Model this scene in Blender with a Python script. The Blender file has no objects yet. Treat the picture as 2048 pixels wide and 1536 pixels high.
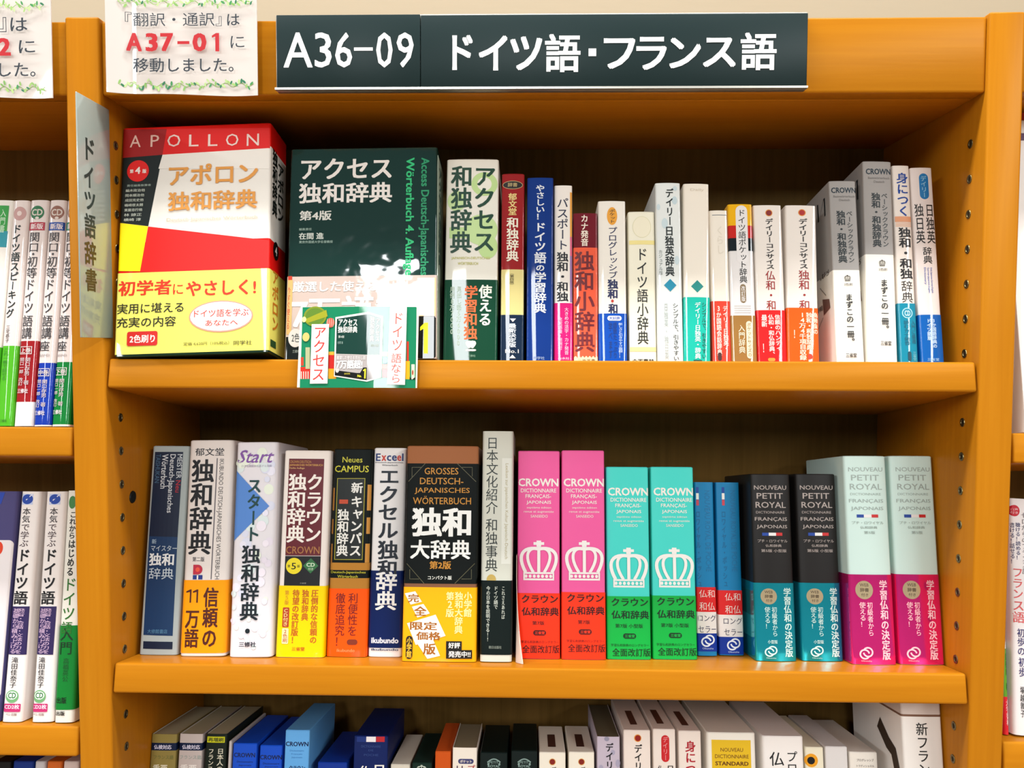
import bpy, math, random
from mathutils import Vector, Matrix
from mathutils.geometry import tessellate_polygon
random.seed(7)
SC = bpy.context.scene
COL = SC.collection

# ------------------------------------------------------------------ camera
F, CX, CY = 1642.5, 1024.0, 768.0
CAM = Vector((0.39164, -0.74531, -0.06132))
YAW, PIT, ROL = -0.02314, 0.04507, -0.00373
TH = 0.17948                                   # backward tilt of the display shelves
def cam_axes():
    cy, sy = math.cos(YAW), math.sin(YAW)
    f = Vector((sy*math.cos(PIT), cy*math.cos(PIT), -math.sin(PIT)))
    r = Vector((cy, -sy, 0)); d = f.cross(r)
    c, s = math.cos(ROL), math.sin(ROL)
    return c*r+s*d, -s*r+c*d, f
AR, AD, AF = cam_axes()
cd = bpy.data.cameras.new('camera'); cam = bpy.data.objects.new('camera', cd); COL.objects.link(cam)
cd.sensor_fit = 'HORIZONTAL'; cd.sensor_width = 36; cd.lens = 36*F/2048; cd.clip_start = 0.02
M = Matrix((( AR.x, -AD.x, -AF.x), (AR.y, -AD.y, -AF.y), (AR.z, -AD.z, -AF.z))).to_4x4()
M.translation = CAM; cam.matrix_world = M
SC.camera = cam
SC.view_settings.view_transform = 'Standard'; SC.view_settings.look = 'None'
SC.view_settings.exposure = 0.0; SC.view_settings.gamma = 1.0
SC.view_settings.use_curve_mapping = False

# ------------------------------------------------------------------ world and lamps
w = bpy.data.worlds.new('world'); SC.world = w; w.use_nodes = True
w.node_tree.nodes['Background'].inputs[0].default_value = (0.92, 0.97, 1.0, 1)
w.node_tree.nodes['Background'].inputs[1].default_value = 0.24
def area(name, loc, sx, sy, power, rx=0.0, col=(.95, .985, 1)):
    l = bpy.data.lights.new(name, 'AREA'); l.shape = 'RECTANGLE'; l.size = sx; l.size_y = sy
    l.energy = power; l.color = col
    o = bpy.data.objects.new(name, l); COL.objects.link(o); o.location = loc; o.rotation_euler = (rx, 0, 0)
    return o
area('ceiling_tube_near', (0.2, -0.34, 1.35), 2.2, 0.16, 60)
area('ceiling_tube_row', (-0.22, -4.1, 1.35), 0.42, 2.8, 172)
area('ceiling_tube_row_right', (2.6, -3.4, 1.35), 0.30, 4.0, 205)
area('ceiling_tube_row_left', (-3.0, -3.4, 1.35), 0.30, 4.0, 205)

# ------------------------------------------------------------------ materials
def srgb(c):
    c /= 255.0
    return c/12.92 if c <= 0.04045 else ((c+0.055)/1.055)**2.4
def rgb(h):
    h = h.lstrip('#')
    return tuple(srgb(int(h[i:i+2], 16)) for i in (0, 2, 4))
ALB = 0.90
MATS = {}
def mat(h, fin='s'):
    """fin: s satin print, g glossy laminate, m matt paper, f metallic foil, k ink, t clear film"""
    key = (h, fin)
    if key in MATS: return MATS[key]
    m = bpy.data.materials.new('%s_%s' % ({'s':'satin','g':'gloss','m':'matt','f':'foil','w':'film_wrap','k':'ink','t':'film','x':'metal'}[fin], h)); m.use_nodes = True
    nt = m.node_tree; b = nt.nodes['Principled BSDF']
    c = tuple(ALB*x**1.16 for x in rgb(h))
    b.inputs['Base Color'].default_value = (*c, 1)
    b.inputs['Roughness'].default_value = {'w':.5,'s':.42,'g':.5,'m':.75,'f':.30,'k':.45,'t':.12,'x':.35}[fin]
    b.inputs['Specular IOR Level'].default_value = {'w':.06,'s':.2,'g':.08,'m':.2,'f':.6,'k':.3,'t':.6,'x':.5}[fin]
    if fin in 'gw':
        b.inputs['Coat Weight'].default_value = .45 if fin == 'g' else .9; b.inputs['Coat Roughness'].default_value = .04
    if fin == 'f':
        b.inputs['Metallic'].default_value = .75; b.inputs['Base Color'].default_value = (*[min(1, x*1.5) for x in rgb(h)], 1)
        b.inputs['Roughness'].default_value = .15
    if fin == 'x': b.inputs['Metallic'].default_value = .9
    if fin in 'sgmw':
        tc = nt.nodes.new('ShaderNodeTexCoord'); n = nt.nodes.new('ShaderNodeTexNoise'); n.inputs['Scale'].default_value = 60
        bp = nt.nodes.new('ShaderNodeBump'); bp.inputs['Strength'].default_value = .12; bp.inputs['Distance'].default_value = .0006
        nt.links.new(tc.outputs['Object'], n.inputs['Vector']); nt.links.new(n.outputs['Fac'], bp.inputs['Height'])
        nt.links.new(bp.outputs['Normal'], b.inputs['Normal'])
        if fin == 'w':
            n.inputs['Scale'].default_value = 38; n.inputs['Detail'].default_value = 1.5; bp.inputs['Strength'].default_value = .45; bp.inputs['Distance'].default_value = .0012
            nt.links.new(bp.outputs['Normal'], b.inputs['Coat Normal'])
    MATS[key] = m
    return m
def wood(name, axis, a='#AF6C12', b='#A6640F', c='#B77416'):
    m = bpy.data.materials.new(name); m.use_nodes = True; nt = m.node_tree; bs = nt.nodes['Principled BSDF']
    tc = nt.nodes.new('ShaderNodeTexCoord'); mp = nt.nodes.new('ShaderNodeMapping')
    sc = [60, 60, 60]; sc[axis] = 2.2; mp.inputs['Scale'].default_value = sc
    n = nt.nodes.new('ShaderNodeTexNoise'); n.inputs['Scale'].default_value = 3; n.inputs['Detail'].default_value = 5; n.inputs['Distortion'].default_value = .4
    mp2 = nt.nodes.new('ShaderNodeMapping'); sc2 = [14, 14, 14]; sc2[axis] = 1.5; mp2.inputs['Scale'].default_value = sc2
    n2 = nt.nodes.new('ShaderNodeTexNoise'); n2.inputs['Scale'].default_value = 1.2; n2.inputs['Detail'].default_value = 2
    r = nt.nodes.new('ShaderNodeValToRGB'); r.color_ramp.elements[0].position = .3; r.color_ramp.elements[1].position = .72
    r.color_ramp.elements[0].color = (*rgb(b), 1); r.color_ramp.elements[1].color = (*rgb(c), 1)
    e = r.color_ramp.elements.new(.5); e.color = (*rgb(a), 1)
    mx = nt.nodes.new('ShaderNodeMath'); mx.operation = 'MULTIPLY_ADD'; mx.inputs[1].default_value = .55
    m3 = nt.nodes.new('ShaderNodeMath'); m3.operation = 'MULTIPLY'; m3.inputs[1].default_value = .45
    L = nt.links.new
    L(tc.outputs['Object'], mp.inputs[0]); L(mp.outputs[0], n.inputs['Vector']); L(tc.outputs['Object'], mp2.inputs[0]); L(mp2.outputs[0], n2.inputs['Vector'])
    L(n.outputs['Fac'], m3.inputs[0]); L(n2.outputs['Fac'], mx.inputs[0]); L(m3.outputs[0], mx.inputs[2]); L(mx.outputs[0], r.inputs[0])
    L(r.outputs[0], bs.inputs['Base Color'])
    bp = nt.nodes.new('ShaderNodeBump'); bp.inputs['Strength'].default_value = .15; bp.inputs['Distance'].default_value = .0005
    L(n.outputs['Fac'], bp.inputs['Height']); L(bp.outputs[0], bs.inputs['Normal'])
    bs.inputs['Roughness'].default_value = .30; bs.inputs['Specular IOR Level'].default_value = .12; bs.inputs['Specular Tint'].default_value = (1, .75, .3, 1)
    return m
WV = wood('wood_vertical', 2); WH = wood('wood_horizontal', 0)
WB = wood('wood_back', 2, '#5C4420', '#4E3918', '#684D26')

# ------------------------------------------------------------------ geometry helpers
def ray(x, y):
    return ((x-CX)/F*AR + (y-CY)/F*AD + AF)
def at(x, y, Y=0.0):
    """point of the vertical plane at depth Y seen at that place of the photograph"""
    d = ray(x, y); return CAM + d*((Y-CAM.y)/d.y)
def obj(name, me, parent=None, **kw):
    o = bpy.data.objects.new(name, me); COL.objects.link(o)
    if parent is not None: o.parent = parent
    for k, v in kw.items(): o[k] = v
    return o
def tag(o, label, cat, group=None):
    o['label'] = label; o['category'] = cat
    if group: o['group'] = group
def empty(name, loc=(0, 0, 0)):
    o = bpy.data.objects.new(name, None); COL.objects.link(o); o.location = loc; o.empty_display_size = .02
    return o
def mesh(name, vs, fs, mats, idx=None, smooth=None):
    me = bpy.data.meshes.new(name); me.from_pydata([tuple(v) for v in vs], [], fs)
    for m in mats: me.materials.append(m)
    if idx: me.polygons.foreach_set('material_index', idx)
    if smooth:
        me.polygons.foreach_set('use_smooth', [True]*len(me.polygons)); me.set_sharp_from_angle(angle=math.radians(smooth))
    me.update(); return me
import bmesh
def box_mesh(name, lo, hi, m, bev=0.0, seg=2):
    bm = bmesh.new(); bmesh.ops.create_cube(bm, size=1)
    for v in bm.verts:
        v.co = Vector([lo[i]+(v.co[i]+.5)*(hi[i]-lo[i]) for i in range(3)])
    if bev: bmesh.ops.bevel(bm, geom=bm.edges[:], offset=bev, segments=seg, affect='EDGES', profile=.5)
    me = bpy.data.meshes.new(name); bm.to_mesh(me); bm.free(); me.materials.append(m)
    if bev:
        me.polygons.foreach_set('use_smooth', [True]*len(me.polygons)); me.set_sharp_from_angle(angle=math.radians(50))
    return me

# ------------------------------------------------------------------ printed lettering (flat print laid on a face)
GL = {}
def glyphs(s, off):
    k = (s, off)
    if k not in GL:
        if off:                                  # heavier weight: the outline laid four times, a hair apart
            g, f = glyphs(s, 0.0); n = len(g); G = []; Fq = []
            for dx, dy in ((off, off*.7), (-off, off*.7), (off, -off*.7), (-off, -off*.7)):
                b = len(G); G += [(x+dx, y+dy, b//n) for x, y, _ in g]; Fq += [tuple(b+j for j in q) for q in f]
            GL[k] = (G, Fq); return GL[k]
        c = bpy.data.curves.new('t', 'FONT'); c.body = s; c.size = 1; c.resolution_u = 2
        o = bpy.data.objects.new('t', c); m = o.to_mesh()
        GL[k] = ([(v.co.x, v.co.y, 0) for v in m.vertices], [tuple(p.vertices) for p in m.polygons])
        o.to_mesh_clear(); bpy.data.objects.remove(o); bpy.data.curves.remove(c)
    return GL[k]
OFF = {0: .008, 1: .024, 2: .036, -1: 0.0}
ROT = set('ー（）『』「」〜()-')
SMALL = set('ッャュョァィゥェォっゃゅょぁぃぅぇぉ')
PUNC = set('、。')
class Print:
    """collects flat shapes in face coordinates (u right, v up); surf(u, lift) gives the depth of the face"""
    def __init__(s, surf, bend=None, knots=()):
        s.v = []; s.f = []; s.i = []; s.m = []; s.n = 0; s.surf = surf; s.bend = bend; s.kn = sorted(knots); s.step = .00003
    def cut(s, poly, h, fin):
        """lays a convex outline on the face, sliced at the face's own vertical edges"""
        lo = min(p[0] for p in poly); hi = max(p[0] for p in poly)
        ks = [lo]+[k for k in s.kn if lo+1e-6 < k < hi-1e-6]+[hi]; V = []; Fs = []
        def clip(P, x, sg):
            R = []
            for i in range(len(P)):
                a, b = P[i-1], P[i]; ia, ib = (a[0]-x)*sg >= -1e-12, (b[0]-x)*sg >= -1e-12
                if ia != ib:
                    t = (x-a[0])/(b[0]-a[0]); R.append((x, a[1]+t*(b[1]-a[1])))
                if ib: R.append(b)
            return R
        for a, b in zip(ks, ks[1:]):
            Q = clip(clip(list(poly), a, 1), b, -1)
            if len(Q) >= 3: base = len(V); V += Q; Fs.append(tuple(range(base, base+len(Q))))
        return V, Fs
    def mi(s, h, fin):
        k = mat(h, fin)
        if k not in s.m: s.m.append(k)
        return s.m.index(k)
    def add(s, pts, faces, h, fin='k'):
        lift = .00014 + s.n; s.n += .00003 if len(pts[0]) > 2 else s.step
        b = len(s.v); k = s.mi(h, fin)
        for p in pts: s.v.append((p[0], s.surf(p[0])-lift-(.000006*p[2] if len(p) > 2 else 0), p[1]))
        for f in faces: s.f.append(tuple(b+j for j in f)); s.i.append(k)
    def text(s, t, u0, v0, u1, v1, h, b=0, mode='H', shear=0, fin='k'):
        if mode == 'V':
            n = len(t); ch = (v1-v0)/n; w = (u1-u0)*1.06; uc = (u0+u1)/2; P = []; Fs = []
            for i, c in enumerate(t):
                if c in ' 　': continue
                g, fs = glyphs(c, OFF[b]); base = len(P); vc = v1-(i+.5)*ch
                asc = c.isascii()
                if asc: mx = (min(p[0] for p in g)+max(p[0] for p in g))/2; my = (min(p[1] for p in g)+max(p[1] for p in g))/2
                for x, y, z in g:
                    if asc: x, y = (x-mx)*1.1, (y-my)*1.1
                    else: x, y = x-.5, y-.38
                    if c in ROT: x, y = y, -x
                    if c in SMALL: x += .1; y += .08
                    if c in PUNC: x += .6; y += .55
                    P.append((uc+x*w, vc+y*ch*1.02, z))
                Fs += [tuple(base+j for j in f) for f in fs]
            s.add(P, Fs, h, fin); return
        if t in ('1', '11'):
            n = len(t); cw = (u1-u0)/n
            for i in range(n):
                a = u0+i*cw; w_ = cw*(.92 if n > 1 else 1); H_ = v1-v0; st = w_*(.46 if b > 0 else .26)
                s.poly([(a+w_*.9-st, v0), (a+w_*.9, v0), (a+w_*.9, v1), (a+w_*.9-st*.8, v1), (a+w_*.05, v1-H_*.14), (a+w_*.05, v1-H_*.26), (a+w_*.9-st, v1-H_*.19)], h, fin)
            return
        g, fs = glyphs(t, OFF[b])
        if mode == 'R': g = [(y, -x, z) for x, y, z in g]
        if shear: g = [(x+y*shear, y, z) for x, y, z in g]
        x0 = min(p[0] for p in g); x1 = max(p[0] for p in g); y0 = min(p[1] for p in g); y1 = max(p[1] for p in g)
        s.add([(u0+(x-x0)/(x1-x0)*(u1-u0), v0+(y-y0)/(y1-y0)*(v1-v0), z) for x, y, z in g], fs, h, fin)
    def rect(s, u0, v0, u1, v1, h, fin='k', n=8):
        s.add(*s.cut([(u0, v0), (u1, v0), (u1, v1), (u0, v1)], h, fin), h, fin)
    def poly(s, pts, h, fin='k'):
        if s.kn:
            if sum(pts[i-1][0]*pts[i][1]-pts[i][0]*pts[i-1][1] for i in range(len(pts))) < 0: pts = pts[::-1]
            V = []; Fs = []
            for f in tessellate_polygon([[Vector((p[0], p[1], 0)) for p in pts]]):
                v_, f_ = s.cut([pts[k] for k in f], h, fin); b = len(V); V += v_; Fs += [tuple(b+j for j in q) for q in f_]
            s.add(V, Fs, h, fin); return
        fs = tessellate_polygon([[Vector((p[0], p[1], 0)) for p in pts]])
        s.add(pts, [tuple(f) for f in fs], h, fin)
    def oval(s, u0, v0, u1, v1, h, fin='k', n=28):
        uc, vc, a, b = (u0+u1)/2, (v0+v1)/2, (u1-u0)/2, (v1-v0)/2
        s.add(*s.cut([(uc+a*math.cos(k*2*math.pi/n), vc+b*math.sin(k*2*math.pi/n)) for k in range(n)], h, fin), h, fin)
    def round(s, u0, v0, u1, v1, h, fin='k', r=None, n=5):
        r = r if r is not None else min(abs(u1-u0), abs(v1-v0))/2*.999
        P = []
        for (cu, cv, a) in ((u1-r, v1-r, 0), (u0+r, v1-r, 1), (u0+r, v0+r, 2), (u1-r, v0+r, 3)):
            for k in range(n+1):
                t = (a+k/n)*math.pi/2; P.append((cu+r*math.cos(t), cv+r*math.sin(t)))
        s.poly(P, h, fin)
    def stroke(s, pts, wd, h, fin='k', closed=False):
        P = []; Fs = []; n = len(pts)
        for i, p in enumerate(pts):
            a = pts[(i-1) % n] if (closed or i > 0) else p; b = pts[(i+1) % n] if (closed or i < n-1) else p
            dx, dy = b[0]-a[0], b[1]-a[1]; l = math.hypot(dx, dy) or 1
            nx, ny = -dy/l*wd/2, dx/l*wd/2; P += [(p[0]+nx, p[1]+ny), (p[0]-nx, p[1]-ny)]
        for i in range(n if closed else n-1):
            j = (i+1) % n; Fs.append((2*i, 2*i+1, 2*j+1, 2*j))
        s.add(P, Fs, h, fin)
    def frame(s, u0, v0, u1, v1, wd, h, fin='k'):
        for r in ((u0, v0, u1, v0+wd), (u0, v1-wd, u1, v1), (u0, v0+wd, u0+wd, v1-wd), (u1-wd, v0+wd, u1, v1-wd)): s.rect(*r, h, fin, n=4)
    def build(s, name, parent, **kw):
        if not s.f: return None
        if s.bend: s.v = [s.bend(p) for p in s.v]
        return obj(name, mesh(name, s.v, s.f, s.m, s.i), parent, **kw)

def crown_mark(p, u0, v0, u1, v1, h, fin='k'):
    W, H = u1-u0, v1-v0
    q = lambda x, y: (u0+x*W, v0+y*H)
    p.rect(*q(.44, .84), *q(.56, 1.0), h, fin, 1); p.rect(*q(.36, .89), *q(.64, .96), h, fin, 1)
    p.rect(*q(.10, .0), *q(.90, .045), h, fin, 2); p.rect(*q(.10, .16), *q(.90, .205), h, fin, 2)
    for k in range(7): p.oval(*q(.13+k*.107, .06), *q(.13+k*.107+.08, .145), h, fin, 10)
    p.rect(*q(.10, .03), *q(.14, .19), h, fin, 1); p.rect(*q(.86, .03), *q(.90, .19), h, fin, 1)
    for bx, mid, wd in ((.10, -.0, .085), (.30, .16, .075)):
        for s in (1, -1):
            pts = []
            for k in range(13):
                t = k/12
                a = (1-t)**3; b_ = 3*(1-t)**2*t; c = 3*(1-t)*t*t; d = t**3
                x = a*(bx+.06)+b_*(mid-.08)+c*(mid+.06)+d*.5; y = a*.2+b_*.62+c*.86+d*.79
                if s < 0: x = 1-x
                pts.append(q(x, y))
            p.stroke(pts, wd*W, h, fin)
    p.rect(*q(.46, .2), *q(.54, .84), h, fin, 1)
def rings_mark(p, u0, v0, u1, v1, h, fin='k'):
    W, H = u1-u0, v1-v0; wd = min(W, H)*.13
    for cx, cy, a0 in ((.38, .42, .2), (.62, .6, 3.3)):
        pts = [(u0+(cx+.33*math.cos(a0+k*5.7/24))*W, v0+(cy+.36*math.sin(a0+k*5.7/24))*H) for k in range(25)]
        p.stroke(pts, wd, h, fin)
def leaf(p, u, v, l, ang, h):
    P = []
    for k in range(8):
        t = k/8*2*math.pi; x = math.cos(t)*l/2; y = math.sin(t)*l*.22*(1.0 if abs(math.cos(t)) < .9 else .4)
        P.append((u+x*math.cos(ang)-y*math.sin(ang), v+x*math.sin(ang)+y*math.cos(ang)))
    p.poly(P, h)

# ------------------------------------------------------------------ shelves' own frame: X right, w depth along the board, v up from the board
UPV = Vector((0, math.sin(TH), math.cos(TH))); DPV = Vector((0, math.cos(TH), -math.sin(TH)))
class Shelf:
    def __init__(s, ztop, y0=.004): s.o = Vector((0, y0, ztop))
    def face(s, x, y, off):
        d = ray(x, y); t = ((s.o-CAM).dot(DPV)+off)/d.dot(DPV); P = CAM+d*t-s.o
        return P.x, P.dot(UPV)
    def foot(s, x, y):
        d = ray(x, y); t = (s.o-CAM).dot(UPV)/d.dot(UPV); P = CAM+d*t-s.o
        return P.dot(DPV)

def prof(u, W, bulge, rc):
    """depth of the outer face at u"""
    h = W/2; a = min(abs(u), h)
    d = bulge*(a/h)**2
    if a > h-rc:
        e = (a-(h-rc)); d += rc-math.sqrt(max(rc*rc-e*e, 0))
    return d
def section(W, D, bulge, rc, grow=0.0):
    """open outline from back right, round the spine, to back left"""
    h = W/2; us = [-h+rc*(1-math.cos(k*math.pi/8)) for k in range(0, 4)]
    n = 7; us += [-h+rc+(2*h-2*rc)*k/n for k in range(n+1)]; us += [-u for u in us[:4][::-1]]
    P = [(-h-grow, D)]
    for u in us:
        P.append((u*(1+grow/h), prof(u, W, bulge, rc)-grow))
    P.append((h+grow, D)); return P
def book(sh, name, label, q, depth, base, zones=(), band=None, kind='box', bulge=.0012, rc=.0018, fin='s',
         off=None, items=(), zoom=(0, 0, 1), group=None, faceout=False, cat='book', pagecol='#E9DDC0', band_fin='g', band_items=None):
    """q = (x left top, x right top, y top, x left foot, x right foot, y foot or None) measured on the spine"""
    straight = len(q) == 3
    if straight: q = (q[0], q[1], q[2], q[0], q[1], q[2])
    xlt, xrt, yt, xlb, xrb, yb = q
    if off is None: off = sh.foot((xlb+xrb)/2, yb)
    ybm = yb if yb else 720
    a = sh.face(xlt, yt, off); b = sh.face(xrt, yt, off); c = sh.face(xlb, ybm, off); d = sh.face(xrb, ybm, off)
    W = ((b[0]-a[0])+(d[0]-c[0]))/2 - .0004
    H = (a[1]+b[1])/2
    xt = (a[0]+b[0])/2; xb = (c[0]+d[0])/2; vb = (c[1]+d[1])/2
    lean = 0.0 if straight else math.atan2(xt-xb, H-vb)
    if straight: W = b[0]-a[0]-.0004; lean = 0.0; x0 = xt
    elif abs(lean) < .012: lean = 0.0; x0 = (xt+xb)/2
    else: x0 = xb-math.tan(lean)*vb
    H = H/math.cos(lean) if lean else H
    lift = abs(math.sin(lean))*W/2
    org = sh.o+Vector((x0, 0, 0))+DPV*off+UPV*(lift+.0001)
    R = Matrix.Rotation(-TH, 4, 'X') @ Matrix.Rotation(lean, 4, 'Y')
    T = Matrix.Translation(org) @ R; Ti = T.inverted()
    Rn = R.to_3x3() @ Vector((0, 1, 0))
    def uv(x, y):
        x = zoom[0]+x/zoom[2]; y = zoom[1]+y/zoom[2]
        dd = ray(x, y); t = (org-CAM).dot(Rn)/dd.dot(Rn); P = Ti @ (CAM+dd*t); return P.x, P.z
    def vy(y): return uv((((xlt+xrt+xlb+xrb)/4)-zoom[0])*zoom[2], y)[1]
    # cover --------------------------------------------------
    zs = []; vtop = H; top_c = base
    for (y, colr) in zones: zs.append((vy(y), colr))
    # zones: base colour from the top down to first y, then each colour below its y
    vs = [H]; cols = []
    cur = base
    for vv, cc in zs:
        vs.append(vv); cols.append(cur); cur = cc
    vs.append(0.0); cols.append(cur)
    mats = []; 
    def mi(cn, f=fin):
        mm = mat(cn, f)
        if mm not in mats: mats.append(mm)
        return mats.index(mm)
    V = []; Fa = []; I = []
    S = section(W, depth, bulge, rc); n = len(S)
    def ring(v, ins=0.0, SS=S):
        b0 = len(V); dm = depth/2
        for (x, y) in SS: V.append((x*(1-ins*2/W), dm+(y-dm)*(1-ins*2/depth), v))
        return b0
    solid = (kind == 'box')
    e = .0008
    for k in range(len(cols)):
        m_ = mi(cols[k]); t_, b_ = vs[k], vs[k+1]
        r1 = ring(t_-(e if (k == 0) else 0)); r2 = ring(b_+(e if k == len(cols)-1 else 0))
        rng = n if solid else n-1
        for j in range(rng):
            j2 = (j+1) % n; Fa.append((r1+j, r2+j, r2+j2, r1+j2)); I.append(m_)
        if solid and k == 0:
            r0 = ring(t_, e)
            for j in range(n): j2 = (j+1) % n; Fa.append((r0+j, r1+j, r1+j2, r0+j2)); I.append(m_)
            Fa.append(tuple(r0+j for j in range(n))); I.append(m_)
        if solid and k == len(cols)-1:
            r0 = ring(b_, e)
            for j in range(n): j2 = (j+1) % n; Fa.append((r2+j, r0+j, r0+j2, r2+j2)); I.append(m_)
            Fa.append(tuple(r0+j for j in range(n))[::-1]); I.append(m_)
    if not solid:
        th = .0006 if kind == 'soft' else .0018
        wi = mi('#F2ECE0' if kind == 'soft' else cols[0])
        SI = [(x*(1-2*th/W), max(y+th, th) if y < depth-1e-6 else y) for x, y in S]
        t1 = ring(H-e); b1 = ring(e); ti = ring(H-e, 0, SI); bi = ring(e, 0, SI)
        for j in range(n-1):
            Fa.append((ti+j, ti+j+1, bi+j+1, bi+j)); I.append(wi)
            Fa.append((t1+j, t1+j+1, ti+j+1, ti+j)); I.append(mi(cols[0]))
            Fa.append((b1+j, bi+j, bi+j+1, b1+j+1)); I.append(mi(cols[-1]))
        Fa.append((t1, ti, bi, b1)); I.append(wi); Fa.append((t1+n-1, b1+n-1, bi+n-1, ti+n-1)); I.append(wi)
    me = mesh(name, V, Fa, mats, I, smooth=35)
    root = obj(name, me); root.matrix_world = T
    tag(root, label, cat, group)
    if not solid:
        rec = .0015 if kind == 'soft' else .004
        th = .0008 if kind == 'soft' else .0022
        pm = mat(pagecol, 'm')
        pb = box_mesh('page_block', (-W/2+th, bulge+rc*.3+th+.001, .001 if kind == 'soft' else .003), (W/2-th, depth-rec, H-rec), pm)
        obj('page_block', pb, root)
    # band ---------------------------------------------------
    KU = [p[0] for p in S[1:-1]]; KD = [p[1] for p in S[1:-1]]
    def surf(u):
        if u <= KU[0]: return KD[0]
        if u >= KU[-1]: return KD[-1]
        for i in range(1, len(KU)):
            if u <= KU[i]: return KD[i-1]+(KD[i]-KD[i-1])*(u-KU[i-1])/max(KU[i]-KU[i-1], 1e-9)
    vb_top = -1; pr_c = Print(surf, knots=KU); pr_b = None
    if band:
        yb1, yb2, bcols = band
        vt = vy(yb1); v2 = vy(yb2) if yb2 else .0005; vb_top = vt
        SB = section(W, min(depth*.985, depth-.001), bulge, rc, .00035); V = []; Fa = []; I = []; bm_ = []
        if isinstance(bcols, str): bcols = [(None, bcols)]
        vv = [vt]+[vy(y) for y, _ in bcols[1:]]+[v2]
        for k in range(len(bcols)):
            mm = mat(bcols[k][1], band_fin); bm_.append(mm)
            r1 = ring(vv[k], 0, SB); r2 = ring(vv[k+1], 0, SB)
            for j in range(len(SB)-1): Fa.append((r1+j, r2+j, r2+j+1, r1+j+1)); I.append(k)
        ob = obj('paper_band', mesh('paper_band', V, Fa, bm_, I, smooth=35), root)
        pr_b = Print(lambda u: surf(u)-.0004, knots=KU)
    for it in items:
        pr_c.step = .000008 if (it[0] == 'o' and len(items) > 60) else .00003
        t = it[0]; x0_, y0_, x1_, y1_ = it[1:5] if t in 'pofrcgdlsk' else it[2:6]
        if t in 'ls':
            pp = it[6]; x0_, x1_ = min(p[0] for p in pp), max(p[0] for p in pp); y0_, y1_ = min(p[1] for p in pp), max(p[1] for p in pp)
        xm, ym = (x0_+x1_)/2, (y0_+y1_)/2
        u0 = uv(x0_, ym)[0]; u1 = uv(x1_, ym)[0]; v1 = uv(xm, y0_)[1]; v0 = uv(xm, y1_)[1]
        lim = W/2-.0002
        P = pr_b if (pr_b and (v0+v1)/2 < vb_top and v1 < vb_top+.004) else pr_c
        rest = it[5:] if t in 'pofrcgdlsk' else it[6:]
        if t in 'HVR':
            P.text(it[1], max(u0, -lim), v0, min(u1, lim), v1, rest[0], rest[1] if len(rest) > 1 else 0, t, rest[2] if len(rest) > 2 else 0)
        elif t == 'p': P.rect(max(u0, -lim), v0, min(u1, lim), v1, *rest)
        elif t == 'o': P.oval(u0, v0, u1, v1, *rest)
        elif t == 'r': P.round(u0, v0, u1, v1, *rest)
        elif t == 'f': P.frame(u0, v0, u1, v1, rest[1], rest[0])
        elif t == 'c': crown_mark(P, u0, v0, u1, v1, *rest)
        elif t == 'g': rings_mark(P, u0, v0, u1, v1, *rest)
        elif t == 'd':
            uc, vc = (u0+u1)/2, (v0+v1)/2; P.poly([(u0, vc), (uc, v0), (u1, vc), (uc, v1)], *rest)
        elif t == 'l': P.poly([(min(max(uv(*q_)[0], -W/2+.0003), W/2-.0003), uv(*q_)[1]) for q_ in rest[1]], rest[0])
        elif t == 's': P.stroke([uv(*q_) for q_ in rest[1]], rest[2], rest[0])
    pr_c.build('printed_title', root)
    if pr_b: pr_b.build('band_lettering', ob)
    return root, T, (W, H, depth), uv

# ------------------------------------------------------------------ the setting and the bookcases
XLO, XLI, XRI, XRO = -.0308, .0005, .7935, .8245
ZHB, Z1, Z2 = .1661, -.0732, -.3589
ZFLOOR, DEP, BACK = -1.35, .250, .214
ZTOP_UP = at(165, 33).z; ZTOP_HD = at(1100, 37.5, .004).z
obj('floor', box_mesh('floor', (-4, -5.5, ZFLOOR-.05), (4.6, .6, ZFLOOR), mat('#A58F78', 's')), kind='structure')
wl = bpy.data.materials.new('wall_paint'); wl.use_nodes = True; b_ = wl.node_tree.nodes['Principled BSDF']
b_.inputs['Base Color'].default_value = (*rgb('#A6967C'), 1); b_.inputs['Roughness'].default_value = .8
n_ = wl.node_tree.nodes.new('ShaderNodeTexNoise'); n_.inputs['Scale'].default_value = 300
bp_ = wl.node_tree.nodes.new('ShaderNodeBump'); bp_.inputs['Strength'].default_value = .15; bp_.inputs['Distance'].default_value = .001
wl.node_tree.links.new(n_.outputs['Fac'], bp_.inputs['Height']); wl.node_tree.links.new(bp_.outputs[0], b_.inputs['Normal'])
obj('wall_back', box_mesh('wall_back', (-4, .34, ZFLOOR), (4.6, .42, 1.6), wl), kind='structure')

def upright(root, x0, x1, holes=()):
    o = obj('upright', box_mesh('upright', (x0, 0, ZFLOOR), (x1, DEP, ZTOP_UP), WV, .0022, 3), root)
    ring_m = mat('#8A7A55', 'x'); dark = mat('#3A3020', 'm')
    for (X, sgn) in holes:
        for k in range(-12, 23):
            z = .0621-.032*k
            if z > ZHB-.03: continue
            V = []; Fa = []; I = []; n = 14
            for (r, d) in ((.0040, .0002), (.0038, .0007), (.0024, .0007), (.0022, .0003)):
                for j in range(n):
                    a = j*2*math.pi/n; V.append((X+sgn*d, .0262+r*math.cos(a), z+r*1.05*math.sin(a)))
            for q in range(3):
                for j in range(n): Fa.append((q*n+j, q*n+(j+1) % n, (q+1)*n+(j+1) % n, (q+1)*n+j)); I.append(0)
            Fa.append(tuple(range(3*n, 4*n))); I.append(1)
            obj('shelf_pin_socket', mesh('shelf_pin_socket', V, Fa, [ring_m, dark], I), o)
    return o
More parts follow.
